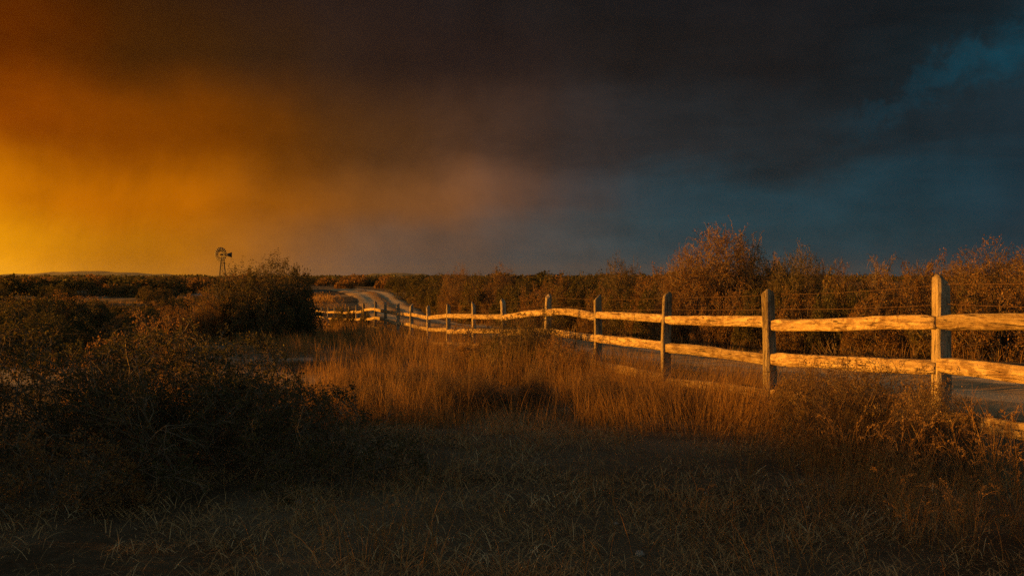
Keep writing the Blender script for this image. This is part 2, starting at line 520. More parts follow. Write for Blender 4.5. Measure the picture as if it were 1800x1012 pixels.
# road strip, its edges sunk into the verge
ac_ = np.linspace(-1, 1, 13)
prof = np.array([-.10, -.03, .0, -.02, -.045, -.02, .02, -.02, -.045, -.02, 0, -.03, -.10])
tn = norm(np.stack([np.gradient(_rx), np.gradient(_ry)], -1))
nx_, ny_ = tn[:, 1], -tn[:, 0]
rxx = _rx[:, None] + nx_[:, None] * ac_[None] * (ROADW + 0.25 * (vnoise(_sd * 0.3, 0 * _sd)[:, None] - .5))
ryy = _ry[:, None] + ny_[:, None] * ac_[None] * ROADW
rz = hgt0(_rx, _ry)[:, None] * 0.6 + hgt0(rxx, ryy) * 0.4 + prof[None] + (vnoise(rxx * 2, ryy * 2) - .5) * 0.02
k0, k1 = rxx.shape
idx = np.arange(k0 * k1).reshape(k0, k1)
q = np.stack([idx[:-1, :-1], idx[:-1, 1:], idx[1:, 1:], idx[1:, :-1]], -1).reshape(-1, 4)
tag(obj('road', mesh_np('road', np.stack([rxx, ryy, rz], -1).reshape(-1, 3), [q], {'tone': np.tile((ac_ + 1) / 2, k0)}, smooth=True), M['road']), kind='structure')

# far hills
def hill(name, pxs, ys, d, depth):
    """ridge through the given crest pixels at distance d"""
    hx = np.linspace(W(pxs[0], d), W(pxs[-1], d), 60)
    crest = np.interp(hx, [W(p_, d) for p_ in pxs], [EYE - (y_ - 487) / FPX * d for y_ in ys])
    kk = np.exp(-np.linspace(-2, 2, 9) ** 2); kk /= kk.sum()
    crest[4:-4] = np.convolve(crest, kk, 'valid')
    crest = crest + (vnoise(hx * 0.02, 0 * hx + d) - .5) * 8
    u = np.linspace(-1, 1, 21)
    prof_ = np.cos(u * math.pi / 2) ** 1.4
    vx = np.repeat(hx[:, None], 21, 1)
    vy = d + u[None] * depth + 0 * vx
    vz = -12 + (crest[:, None] + 12) * prof_[None] * (1 + 0.12 * (vnoise(vx * .012, vy * .012) - .5))
    idx = np.arange(60 * 21).reshape(60, 21)
    q = np.stack([idx[:-1, :-1], idx[:-1, 1:], idx[1:, 1:], idx[1:, :-1]], -1).reshape(-1, 4)
    return tag(obj(name, mesh_np(name, np.stack([vx, vy, vz], -1).reshape(-1, 3), [q], smooth=True), M['hill']), kind='structure')


hill('hill', [-220, -80, 40, 110, 150, 200, 260, 340, 420], [488, 484, 482, 478, 475, 477, 481, 485, 490], 5000, 320)
hill('hill', [560, 620, 680, 720, 780, 860], [489, 484, 480, 481, 484, 489], 5050, 260)

# ------------------------------------------------------------------ fence
POSTS = [  # picture x, picture y of the top, depth
    (4700, 500, 1.85), (2260, 470, 4.45), (1650, 487, 7.0), (1355, 512, 9.6), (1172, 517, 11.9), (1048, 520, 14.6), (961, 519, 17.3), (885, 527, 20.0),
    (832, 532, 22.5), (787, 535, 25.0), (754, 538, 27.6), (724, 535, 30.2), (700, 533, 33.0), (678, 531, 36.0), (659, 530, 39.0),
    (641, 533, 42.2), (627, 536, 45.5), (614, 538, 49.0), (601, 539, 52.5), (589, 540, 56.0), (577, 540, 59.5), (566, 539, 63.0), (556, 537, 66.5), (547, 534, 70.0), (538, 530, 74.0), (528, 527, 78.0)]
P = []
for px, yt, d in POSTS:
    P.append(np.array([W(px, d), d, EYE - (yt - 487) / FPX * d]))
dirs = []
for i in range(len(P)):
    a = P[max(i - 1, 0)]; b = P[min(i + 1, len(P) - 1)]
    v = (b - a)[:2]
    dirs.append(v / np.linalg.norm(v))
fence = empty('split_rail_fence', (P[2][0], P[2][1], gz(P[2][0], P[2][1])))
tag(fence, 'weathered split rail fence with mortised posts and two rusty wires, running beside the dirt road', 'fence')
F0 = np.array(fence.location)


def post_mesh(h, w, t, seed, seg=22, cap=True):
    """hewn cedar post, local z up from 0.25 m below ground, x along the fence, w across, t along"""
    r = np.random.default_rng(seed)
    sides = 14
    a = np.arange(sides) * 2 * math.pi / sides + r.random() * 0.3
    zs = np.concatenate([np.linspace(-0.25, h - 0.05, seg), [h - 0.028, h - 0.010, h]])
    shr = np.concatenate([np.ones(seg), [0.97, 0.86, 0.6]])
    sq = 1 / np.maximum(np.abs(np.cos(a)), np.abs(np.sin(a))) ** 0.62    # squarish section
    lump = 1 + (r.random(sides) - .5) * 0.16
    tw = r.normal(0, 0.12)
    v = []
    bx, by = r.normal(0, 0.010, 2)
    for i, z in enumerate(zs):
        f = z / h
        tap = 1.06 - 0.12 * f
        rr = sq * lump * shr[i] * tap * (1 + 0.09 * (vnoise(a * 1.3 + seed, np.full(sides, z * 2.2 + seed)) - .5) + 0.05 * (vnoise(a * 6 + seed, np.full(sides, z * 3)) - .5))
        aa = a + tw * f
        ox = bx * math.sin(f * 2.6) + 0.012 * (float(vnoise(z * 2.0 + seed, 3.3)) - .5)
        oy = by * math.sin(f * 3.1) + 0.02 * (float(vnoise(z * 1.7 + seed, 8.3)) - .5)
        zz = np.full(sides, z)
        if i >= seg - 1:
            zz = zz + 0.035 * np.cos(a - seed) * (1 if i >= seg else 0.5) - 0.02 * (r.random(sides) if i > seg else 0)
        v.append(np.stack([np.cos(aa) * rr * t / 2 + ox, np.sin(aa) * rr * w / 2 + oy, zz], -1))
    # a deep drying check down the sunny face
    v = np.array(v)
    ci = int(np.argmin(np.abs(((a - math.pi / 2 + math.pi) % (2 * math.pi)) - math.pi)))
    depth_ = np.clip((zs - h * (0.2 + 0.5 * r.random())) / 0.25, 0, 1)
    v[:, ci, :2] *= (1 - 0.35 * depth_)[:, None]
    nv = v.reshape(-1, 3)
    nr = len(zs)
    idx = np.arange(nr * sides).reshape(nr, sides)
    q = np.stack([idx[:-1], np.roll(idx[:-1], -1, 1), np.roll(idx[1:], -1, 1), idx[1:]], -1).reshape(-1, 4)
    top = nv[-sides:].mean(0) + [0, 0, 0.004]
    nv = np.vstack([nv, top])
    tri = np.stack([idx[-1], np.roll(idx[-1], -1), np.full(sides, nr * sides)], -1)
    return mesh_np('post', nv, [q, tri], smooth=True)


def rail_mesh(L, hgt_, thk, seed, bow, sag):
    """split rail along local x from 0 to L"""
    r = np.random.default_rng(seed)
    nseg, sides = 40, 12
    xs = np.linspace(0, L, nseg)
    a = np.arange(sides) * 2 * math.pi / sides + math.pi / 12
    sq = 1 / np.maximum(np.abs(np.cos(a)), np.abs(np.sin(a))) ** 0.72
    f = xs / L
    off_z = bow * np.sin(f * math.pi) + 0.5 * sag * np.sin(f * 2 * math.pi) + 0.006 * (vnoise(xs * 2.5, 0 * xs + seed) - .5)
    off_y = r.normal(0, 0.008) * np.sin(f * math.pi)
    wmod = 1 + 0.16 * (vnoise(xs * 1.3, 0 * xs + seed * 1.7) - .5)
    taper = np.clip(np.minimum(f, 1 - f) / 0.05, 0, 1) * 0.22 + 0.78
    A, Xs = np.meshgrid(a, xs)
    rr = sq[None] * (1 + 0.17 * (vnoise(A * 1.6 + seed, Xs * 1.6) - .5) + 0.15 * (vnoise(A * 4 + seed * 3, Xs * 5) - .5))
    vy = np.cos(A) * rr * thk / 2 + off_y[:, None]
    vz = np.sin(A) * rr * hgt_ / 2 * (wmod * taper)[:, None] + off_z[:, None]
    v = np.stack([Xs, vy, vz], -1).reshape(-1, 3)
    idx = np.arange(nseg * sides).reshape(nseg, sides)
    q = np.stack([idx[:-1], idx[1:], np.roll(idx[1:], -1, 1), np.roll(idx[:-1], -1, 1)], -1).reshape(-1, 4)
    v = np.vstack([v, [0, 0, off_z[0]], [L, 0, off_z[-1]]])
    c0 = nseg * sides
    t0 = np.stack([idx[0], np.roll(idx[0], -1), np.full(sides, c0)], -1)
    t1 = np.stack([np.roll(idx[-1], -1), idx[-1], np.full(sides, c0 + 1)], -1)
    return mesh_np('rail', v, [q, t0, t1], smooth=True)


fr = np.random.default_rng(21)
RAILDROP = []
LAST = len(P) - 1
for i, p_ in enumerate(P):
    g = gz(p_[0], p_[1])
    h = p_[2] - g
    ang = math.atan2(dirs[i][1], dirs[i][0])
    w = 0.112 + fr.normal(0, 0.006); t = 0.104 + fr.normal(0, 0.007)
    if i == 2: w, t = 0.122, 0.116
    po = obj('post', post_mesh(h, w, t, 100 + i, 22 if i < 12 else 8), M['post'], fence, Vector((p_[0], p_[1], g)) - fence.location)
    po.rotation_euler = (0.045 if i == 2 else fr.normal(0, 0.022), fr.normal(0, 0.022), ang)
    RAILDROP.append([0.31 + fr.normal(0, .012), 0.65 + fr.normal(0, .015), 0.985 + fr.normal(0, .015)])
    if i in (2, 3, 4, 5):
        # wire wrapped round the post
        for zz in ([0.62, 0.575] if i == 2 else [0.52]):
            th = np.linspace(0, 2 * math.pi, 25)
            sqr = 1 / np.maximum(np.abs(np.cos(th)), np.abs(np.sin(th))) ** 0.62 * 1.09
            pts = np.stack([np.cos(th) * sqr * t / 2 + 0.002, np.sin(th) * sqr * w / 2, zz + 0.012 * np.sin(th + i)], -1)[None]
            v, f = tubes(pts, np.full((1, 25), 0.0022), 5)
            obj('wire_tie', mesh_np('wire_tie', v, [f]), M['wire'], po)

BOWS = {(5, 0): (0.05, 0.0), (1, 0): (0.03, -0.01)}
for i in range(LAST):
    a, b = P[i], P[i + 1]
    for k in range(3):
        A_ = np.array([a[0], a[1], a[2] - RAILDROP[i][k]])
        B_ = np.array([b[0], b[1], b[2] - RAILDROP[i + 1][k]])
        A_[2] += fr.normal(0, .02); B_[2] += fr.normal(0, .02)
        dvec = B_ - A_
        L = np.linalg.norm(dvec)
        bow, sag = BOWS.get((i, k), (fr.normal(0, 0.007), fr.normal(0, 0.006)))
        side = 0.006 * (1 if i % 2 else -1)
        me = rail_mesh(L - 0.03, 0.108 + fr.normal(0, .006), 0.062, 300 + i * 3 + k, bow, sag)
        ro = obj('rail', me, M['rail'], fence, Vector(A_ + dvec / L * 0.015) - fence.location)
        ux = Vector(dvec / L)
        uy = Vector((0, 0, 1)).cross(ux).normalized()
        uz = ux.cross(uy)
        ro.rotation_euler = Matrix((ux, uy, uz)).transposed().to_euler()
    # two strands of barbed wire above the rails
    for k, drop in enumerate((0.03, 0.17)):
        m_ = 24
        f = np.linspace(0, 1, m_)
        A_ = np.array([a[0], a[1], a[2] - drop - 0.01 * (i % 3)]); B_ = np.array([b[0], b[1], b[2] - drop - 0.01 * ((i + 1) % 3)])
        nrm = np.array([dirs[i][1], -dirs[i][0], 0])
        pts = A_[None] + (B_ - A_)[None] * f[:, None] + nrm[None] * 0.062
        pts[:, 2] -= (0.008 + 0.012 * fr.random()) * 4 * f * (1 - f)
        J = Join()
        rad_ = 0.0024 if i < 8 else 0.0035
        v, ff = tubes((pts - F0)[None], np.full((1, m_), rad_), 5)
        J.add(v, ff)
        if i < 6:
            nb = int(np.linalg.norm(B_ - A_) / 0.13)
            fb = (np.arange(nb) + 0.5) / nb
            c_ = np.stack([np.interp(fb, f, pts[:, j]) for j in range(3)], -1) - F0
            dr = norm(fr.normal(size=(nb, 3))) * 0.016
            seg_ = np.stack([c_ - dr, c_ + dr], 1)
            v, ff = tubes(seg_, np.full((nb, 2), 0.0018), 3)
            J.add(v, ff)
        obj('barbed_wire', J.mesh('barbed_wire'), M['wire'], fence)

# ------------------------------------------------------------------ windmill
wd = 168.0
wx = W(391.2, wd)
wz = gz(wx, wd)
hub_z = EYE + (487 - 447.5) / FPX * wd
mill = empty('windpump', (wx, wd, wz))
tag(mill, 'old steel farm windmill with round bladed wheel and tail vane, on the horizon', 'windmill')
Ht = hub_z - wz - 0.35
sp0, sp1 = 0.72, 0.16


def bar(name, a, b, r, parent, sides=5, mat='steel'):
    v, f = tubes(np.array([[a, b]], float), np.full((1, 2), r), sides)
    return obj(name, mesh_np(name, v, [f]), M[mat], parent)


mill.rotation_euler = (0, 0, R(8))
corners = [(-1, -1), (1, -1), (1, 1), (-1, 1)]
at_h = lambda cx, cy, f: (cx * (sp0 + (sp1 - sp0) * f), cy * (sp0 + (sp1 - sp0) * f), Ht * f)
for cx, cy in corners:
    a = list(at_h(cx, cy, 0)); a[2] = -0.2
    bar('tower_leg', a, at_h(cx, cy, 1), 0.055, mill)
for f0, f1 in ((0.0, 0.22), (0.22, 0.42), (0.42, 0.62), (0.62, 0.8)):
    for j in range(4):
        c0, c1 = corners[j], corners[(j + 1) % 4]
        bar('girt', at_h(*c0, f1), at_h(*c1, f1), 0.022, mill)
        if j % 2 == 0:
            bar('brace', at_h(*c0, f0), at_h(*c1, f1), 0.014, mill)
            bar('brace', at_h(*c1, f0), at_h(*c0, f1), 0.014, mill)


def box_mesh(name, sx, sy, sz, c=(0, 0, 0)):
    v = np.array([(x, y, z) for x in (-sx, sx) for y in (-sy, sy) for z in (-sz, sz)], float) + np.array(c)
    f = np.array([(0, 1, 3, 2), (4, 6, 7, 5), (0, 4, 5, 1), (2, 3, 7, 6), (0, 2, 6, 4), (1, 5, 7, 3)])
    return mesh_np(name, v, [f])


obj('platform', box_mesh('platform', 0.40, 0.40, 0.035, (0, 0, Ht * 0.80)), M['steel'], mill)
bar('pump_rod', (0, 0, -0.1), (0, 0, Ht), 0.02, mill)
head = empty('head', (0, 0, Ht + 0.35)); head.parent = mill
head.rotation_euler = (0, 0, R(-8))
# the wheel looks left of the camera; its axle points to (-sin, -cos)
ya = R(29)
axle = np.array([-math.sin(ya), -math.cos(ya), 0.0])
side_ = np.array([math.cos(ya), -math.sin(ya), 0.0])
upv = np.array([0, 0, 1.0])
bpy.data.objects.remove(head)
HZ = np.array([0, 0, Ht + 0.35])
v, f = tubes(np.array([[HZ - axle * 0.35, HZ - axle * 0.1, HZ + axle * 0.2, HZ + axle * 0.45]]), np.array([[0.10, 0.17, 0.17, 0.07]]), 8)
gearbox = obj('gearbox', mesh_np('gearbox', v, [f]), M['steel'], mill)
wc = HZ + axle * 0.5
th = np.linspace(0, 2 * math.pi, 37)
ring = lambda r_: (wc + r_ * (np.cos(th)[:, None] * side_ + np.sin(th)[:, None] * upv))[None]
v1, f1 = tubes(ring(1.06), np.full((1, 37), 0.020), 5)
wheel = obj('wheel', mesh_np('wheel', v1, [f1]), M['steel'], mill)
v2, f2 = tubes(ring(0.55), np.full((1, 37), 0.020), 5)
obj('inner_rim', mesh_np('inner_rim', v2, [f2]), M['steel'], wheel)
vh, fh = tubes(np.array([[wc - axle * 0.12, wc + axle * 0.12]]), np.full((1, 2), 0.10), 8)
obj('hub', mesh_np('hub', vh, [fh]), M['steel'], wheel)
for k in range(6):
    an = k * math.pi / 3
    rd = math.cos(an) * side_ + math.sin(an) * upv
    bar('spoke', wc, wc + rd * 1.06, 0.016, wheel, 4)
for k in range(18):
    an = (k + 0.5) * 2 * math.pi / 18
    rd = math.cos(an) * side_ + math.sin(an) * upv
    tg = -math.sin(an) * side_ + math.cos(an) * upv
    tw_ = tg * math.cos(R(28)) + axle * math.sin(R(28))
    nn = np.cross(rd, tw_)
    vv = []
    for rr_, hw in ((0.50, 0.055), (0.9, 0.11), (1.25, 0.145)):
        for s_ in (-1, 0, 1):
            for tk in (-0.006, 0.006):
                vv.append(wc + rd * rr_ + tw_ * hw * s_ + nn * (tk + 0.03 * (1 - abs(s_))))
    vv = np.array(vv)
    idx = np.arange(18).reshape(3, 3, 2)
    fs = []
    for a_ in range(2):
        for b_ in range(2):
            fs.append((idx[a_, b_, 1], idx[a_ + 1, b_, 1], idx[a_ + 1, b_ + 1, 1], idx[a_, b_ + 1, 1]))
            fs.append((idx[a_, b_, 0], idx[a_, b_ + 1, 0], idx[a_ + 1, b_ + 1, 0], idx[a_ + 1, b_, 0]))
    for a_ in range(2):
        fs.append((idx[a_, 0, 0], idx[a_ + 1, 0, 0], idx[a_ + 1, 0, 1], idx[a_, 0, 1]))
        fs.append((idx[a_, 2, 1], idx[a_ + 1, 2, 1], idx[a_ + 1, 2, 0], idx[a_, 2, 0]))
    for b_ in range(2):
        fs.append((idx[0, b_, 1], idx[0, b_ + 1, 1], idx[0, b_ + 1, 0], idx[0, b_, 0]))
        fs.append((idx[2, b_, 0], idx[2, b_ + 1, 0], idx[2, b_ + 1, 1], idx[2, b_, 1]))
    obj('blade', mesh_np('blade', vv, [np.array(fs)]), M['steel'], wheel)
# tail vane swung to the right
td = -axle
tn_ = np.array([-td[1], td[0], 0])
vv = []
for rr_, hh_ in ((1.25, 0.20), (2.55, 0.46)):
    for s_ in (-1, 1):
        for tk in (-0.012, 0.012):
            vv.append(HZ + td * rr_ + upv * hh_ * s_ + tn_ * tk)
vv = np.array(vv)
fs = np.array([(0, 4, 6, 2), (1, 3, 7, 5), (0, 1, 5, 4), (2, 6, 7, 3), (0, 2, 3, 1), (4, 5, 7, 6)])
vane = obj('tail_vane', mesh_np('tail_vane', vv, [fs]), M['steel'], mill)
bar('tail_boom', HZ, HZ + td * 1.3, 0.035, vane)

# ------------------------------------------------------------------ shrubs and trees
def grow(r, start, d, length, K, wander, up):
    n_ = len(start)
    pts = np.zeros((n_, K, 3)); pts[:, 0] = start
    for k in range(1, K):
        d = norm(d + r.normal(0, wander, (n_, 3)) + np.array([0, 0, 1.0]) * up)
        pts[:, k] = pts[:, k - 1] + d * (length / (K - 1))[:, None]
    return pts


def branch(r, pts, length, m_, t0, amin, amax, lfac):
    n_, K, _ = pts.shape
    t = t0 + (1 - t0) * r.random((n_, m_))
    s = np.clip(t * (K - 1), 0, K - 1.001)
    i0 = s.astype(int); fr_ = (s - i0)[..., None]
    ii = np.arange(n_)[:, None]
    p0, p1 = pts[ii, i0], pts[ii, i0 + 1]
    st = p0 + (p1 - p0) * fr_
    pd = norm(p1 - p0)
    rv = r.normal(size=(n_, m_, 3))
    perp = norm(rv - (rv * pd).sum(-1, keepdims=True) * pd)
    a = amin + (amax - amin) * r.random((n_, m_, 1))
    d = pd * np.cos(a) + perp * np.sin(a)
    L = length[:, None] * lfac * (1.15 - 0.5 * t) * (0.7 + 0.6 * r.random((n_, m_)))
    return st.reshape(-1, 3), d.reshape(-1, 3), L.reshape(-1)


def leaves(r, pts, per, size, J, spread=0.03, aspect=0.42, t0=0.15):
    n_, K, _ = pts.shape
    t = t0 + (1 - t0) * r.random((n_, per))
    s = np.clip(t * (K - 1), 0, K - 1.001)
    i0 = s.astype(int); fr_ = (s - i0)[..., None]
    ii = np.arange(n_)[:, None]
    p0, p1 = pts[ii, i0], pts[ii, i0 + 1]
    c_ = (p0 + (p1 - p0) * fr_).reshape(-1, 3)
    pd = norm(p1 - p0).reshape(-1, 3)
    n2_ = len(c_)
    c_ = c_ + r.normal(0, spread, (n2_, 3))
    d = norm(pd * 0.6 + r.normal(0, 0.6, (n2_, 3)))
    u = norm(np.cross(d, r.normal(size=(n2_, 3))))
    sz = size * (0.6 + 0.8 * r.random(n2_))[:, None]
    v = np.stack([c_, c_ + d * sz * 0.5 + u * sz * aspect, c_ + d * sz, c_ + d * sz * 0.5 - u * sz * aspect], 1).reshape(-1, 3)
    f = np.arange(n2_ * 4).reshape(-1, 4)
    # fold keeps the two halves from being one flat card
    J.add(v, f, np.repeat(r.random(n2_), 4))


def make_shrub(name, seed, stems, H, Wd, m1, m2, per, leaf, lean=(0.15, 1.15), wander=0.16, up=0.05, base_r=0.25, r0=0.02, mat='leaf_olive', twig_sides=3, spread=0.03, droop=0.0, bare=0.0, aspect=0.36, fill=0, flen=0.3):
    """returns (empty root, height, width); thing > branches, foliage"""
    r = np.random.default_rng(seed)
    a = r.random(stems) * 2 * math.pi
    q_ = np.sqrt(r.random(stems))
    st = np.stack([np.cos(a) * base_r * q_, np.sin(a) * base_r * q_, np.full(stems, -0.06)], -1)
    an = lean[0] + (lean[1] - lean[0]) * q_ * (0.75 + 0.5 * r.random(stems))
    an = np.minimum(an, 1.45)
    a2 = a + r.normal(0, 0.5, stems)
    d = np.stack([np.cos(a2) * np.sin(an), np.sin(a2) * np.sin(an), np.cos(an)], -1)
    ell = 1 / np.sqrt((np.cos(an) / H) ** 2 + (np.sin(an) / (Wd / 2)) ** 2)      # dome envelope
    L = ell * (0.72 + 0.33 * r.random(stems))
    p1 = grow(r, st, d, L, 8, wander, up)
    s2, d2, L2 = branch(r, p1, L, m1, 0.22, 0.35, 0.95, 0.42)
    p2 = grow(r, s2, d2, L2, 5, wander * 1.2, up * 0.5 - droop)
    s3, d3, L3 = branch(r, p2, L2, m2, 0.15, 0.35, 1.1, 0.45)
    p3 = grow(r, s3, d3, L3, 4, wander * 1.4, -droop)
    for p_ in (p1, p2, p3):
        az_ = np.arctan2(p_[..., 1], p_[..., 0])
        env = 0.80 + 0.42 * vnoise(np.cos(az_) * 2.2 + seed * 1.7, np.sin(az_) * 2.2 + p_[..., 2] / H * 2.4 + seed)
        e_ = np.sqrt((p_[..., 0] / (Wd / 2)) ** 2 + (p_[..., 1] / (Wd / 2)) ** 2 + (p_[..., 2] / H) ** 2) / env
        sc_ = np.where(e_ > 0.9, (0.9 + (e_ - 0.9) * 0.15) / np.maximum(e_, 1e-6), 1.0)
        p_ *= sc_[..., None]
    for p_ in (p1, p2, p3):
        p_[:, :, 2] = np.where(p_[:, :, 2] < 0.02, np.maximum(p_[:, :, 2], -0.06), p_[:, :, 2])
    if fill:
        u_ = norm(r.normal(size=(fill * 3, 3))); u_[:, 2] = np.abs(u_[:, 2])
        az_ = np.arctan2(u_[:, 1], u_[:, 0])
        env = 0.84 + 0.30 * vnoise(np.cos(az_) * 2.2 + seed * 1.7, np.sin(az_) * 2.2 + u_[:, 2] * 2.4 + seed)
        rad_ = r.random(fill * 3) ** 0.3
        c_ = u_ * np.array([Wd / 2, Wd / 2, H]) * (env * rad_)[:, None]
        lump_ = vnoise(c_[:, 0] * 1.9 / H * 3 + seed, c_[:, 2] * 1.9 / H * 3) * 0.5 + vnoise(c_[:, 1] * 1.9 / H * 3, c_[:, 2] * 1.4 / H * 3 + seed * 2) * 0.5
        kp = (lump_ + 0.15 * r.random(len(c_)) > 0.42) & (c_[:, 2] > 0.12 * H)
        c_ = c_[kp][:fill]; u_ = u_[kp][:fill]
        d_ = norm(u_ + r.normal(0, 0.55, c_.shape) + np.array([0, 0, 0.2]))
        l_ = flen * (0.6 + 0.8 * r.random(len(c_)))
        p4 = grow(r, c_ - d_ * l_[:, None] * 0.6, d_, l_, 4, wander * 1.5, -droop * 1.3)
        p3 = np.concatenate([p3, p4])
    JB = Join()
    f1 = np.linspace(1, 0.25, 8)[None] * r0 * (0.6 + 0.6 * r.random((stems, 1)))
    v, f = tubes(p1, f1, 5); JB.add(v, f, 0.5)
    v, f = tubes(p2, np.linspace(1, .4, 5)[None] * r0 * 0.36 + np.zeros((len(p2), 1)), twig_sides); JB.add(v, f, 0.5)
    v, f = tubes(p3, np.linspace(1, .5, 4)[None] * r0 * 0.17 + np.zeros((len(p3), 1)), 3); JB.add(v, f, 0.5)
    JL = Join()
    keep = r.random(len(p3)) > bare
    leaves(r, p3[keep], per, leaf, JL, spread, aspect)
    keep2 = r.random(len(p2)) > bare
    leaves(r, p2[keep2], max(2, per // 2), leaf, JL, spread, aspect, t0=0.45)
    root = empty(name)
    obj('branches', JB.mesh('branches'), M['bark'], root)
    fo = obj('foliage', JL.mesh('foliage'), M[mat], root)
    z = np.concatenate(JL.v)
    top = np.percentile(z[:, 2], 99.3); wid = np.percentile(z[:, 0], 98.5) - np.percentile(z[:, 0], 1.5)
    return [root, top, wid, False]


def place(proto, x, y, height, width, rz, label, cat, group=None, name=None, depth=None):
    root, h0, w0, used = proto
    if used:
        o = copy_tree(root)
    else:
        o = root
        proto[3] = True
    o.location = (x, y, gz(x, y) - 0.02)
    o.rotation_euler = (0, 0, rz)
    sx = width / w0
    o.scale = (sx, (depth or width) / w0, height / h0)
    for k in ('label', 'category', 'group'):
        if k in o: del o[k]
    if name: o.name = name
    return tag(o, label, cat, group)


def at_px(proto, px, ytop, d, wpx, label, cat, group=None, rz=None, name=None):
    x = W(px, d)
    h = EYE - (ytop - 487) / FPX * d - gz(x, d)
    return place(proto, x, d, max(h, 0.35), wpx / FPX * d, pr.random() * 6.28 if rz is None else rz, label, cat, group, name)


pr = np.random.default_rng(5)
# big bush in the left foreground and its neighbours
near_a = make_shrub('creosote_bush', 11, 38, 1.0, 2.6, 11, 9, 7, 0.016, (0.1, 1.35), 0.17, 0.03, 0.35, 0.011, 'leaf_dark', spread=0.010, bare=0.12)
near_b = make_shrub('creosote_bush', 12, 26, 1.0, 2.2, 10, 8, 7, 0.017, (0.1, 1.2), 0.2, 0.03, 0.25, 0.010, 'leaf_olive', spread=0.010, bare=0.2)
near_c = make_shrub('dry_shrub', 13, 20, 0.8, 1.3, 8, 7, 6, 0.017, (0.05, 1.1), 0.2, 0.04, 0.15, 0.009, 'leaf_dry', spread=0.010, bare=0.15)
place(near_a, -2.45, 7.0, 0.90, 2.5, 0.4, 'dense dark green bush sprawling over bare twigs, facing the trampled grass', 'bush')
place(near_b, -3.75, 7.4, 1.0, 2.4, 2.0, 'olive bush with bronze tips left of the dense dark bush', 'bush')
place(near_b, -1.5, 6.7, 0.66, 1.75, 3.4, 'low loose bush with thin branches reaching out over the trampled grass', 'bush')
place(near_b, -2.7, 8.4, 0.95, 2.2, 4.1, 'olive bush with bronze tips behind the dense dark bush', 'bush')
place(near_c, -2.62, 5.55, 0.50, 0.95, 1.0, 'small dry brown shrub in front of the dense dark bush', 'bush')
place(near_c, W(265, 13.5), 13.5, 1.05, 1.35, 2.6, 'sparse russet shrub standing alone on pale bare ground', 'bush')
place(near_b, W(105, 19), 19, 0.62, 1.1, 0.3, 'low dark rounded shrub on pale ground behind the olive bush', 'bush')
# beyond the left edge of the frame the scrub goes on
G_OFF = 'scrub going on to the left of the clearing'
for i, (x, y, h, w) in enumerate([(-5.2, 6.2, 1.1, 2.6), (-6.0, 8.4, 1.15, 2.6), (-4.6, 4.3, 0.95, 2.2), (-6.9, 5.0, 1.2, 2.8), (-8.0, 7.2, 1.2, 2.8), (-5.0, 2.4, 0.9, 2.0), (-9.2, 9.6, 1.1, 2.4)]):
    place((near_a, near_b)[i % 2], x, y, h, w, pr.random() * 6.28, 'scrub bush beyond the olive bush, away from the fence', 'bush', G_OFF)

# mid-distance prototypes
mid = [make_shrub('shrub', 31, 34, 1.6, 2.8, 8, 6, 8, 0.045, (0.1, 1.4), 0.15, 0.04, 0.35, 0.02, 'leaf_olive', spread=0.03),
       make_shrub('shrub', 32, 30, 1.5, 2.6, 8, 6, 8, 0.045, (0.1, 1.4), 0.18, 0.04, 0.30, 0.018, 'leaf_dark', spread=0.03),
       make_shrub('shrub', 33, 30, 1.7, 2.6, 8, 6, 7, 0.04, (0.05, 1.3), 0.2, 0.04, 0.25, 0.018, 'leaf_dry', spread=0.03),
       make_shrub('shrub', 34, 36, 1.4, 2.8, 8, 6, 8, 0.045, (0.1, 1.4), 0.15, 0.03, 0.4, 0.018, 'leaf_olive', spread=0.03)]
tree = [make_shrub('mesquite_tree', 41, 26, 3.0, 4.0, 13, 11, 9, 0.042, (0.1, 1.3), 0.18, 0.01, 0.22, 0.04, 'leaf_dry', droop=0.13, spread=0.03, bare=0.06, aspect=0.3, fill=2800, flen=0.40),
        make_shrub('mesquite_tree', 42, 28, 2.8, 3.8, 12, 10, 9, 0.045, (0.1, 1.35), 0.17, 0.02, 0.22, 0.035, 'leaf_olive', droop=0.08, spread=0.035, aspect=0.3, fill=2200, flen=0.34),
        make_shrub('mesquite_tree', 43, 9, 3.0, 3.8, 12, 10, 4, 0.036, (0.25, 1.1), 0.26, 0.0, 0.12, 0.04, 'leaf_dry', droop=0.18, spread=0.03, bare=0.35, aspect=0.28),
        make_shrub('mesquite_tree', 44, 32, 2.4, 3.4, 11, 9, 8, 0.04, (0.05, 1.35), 0.19, 0.02, 0.3, 0.028, 'leaf_dry', droop=0.06, spread=0.035, bare=0.12, aspect=0.3, fill=2200, flen=0.36)]

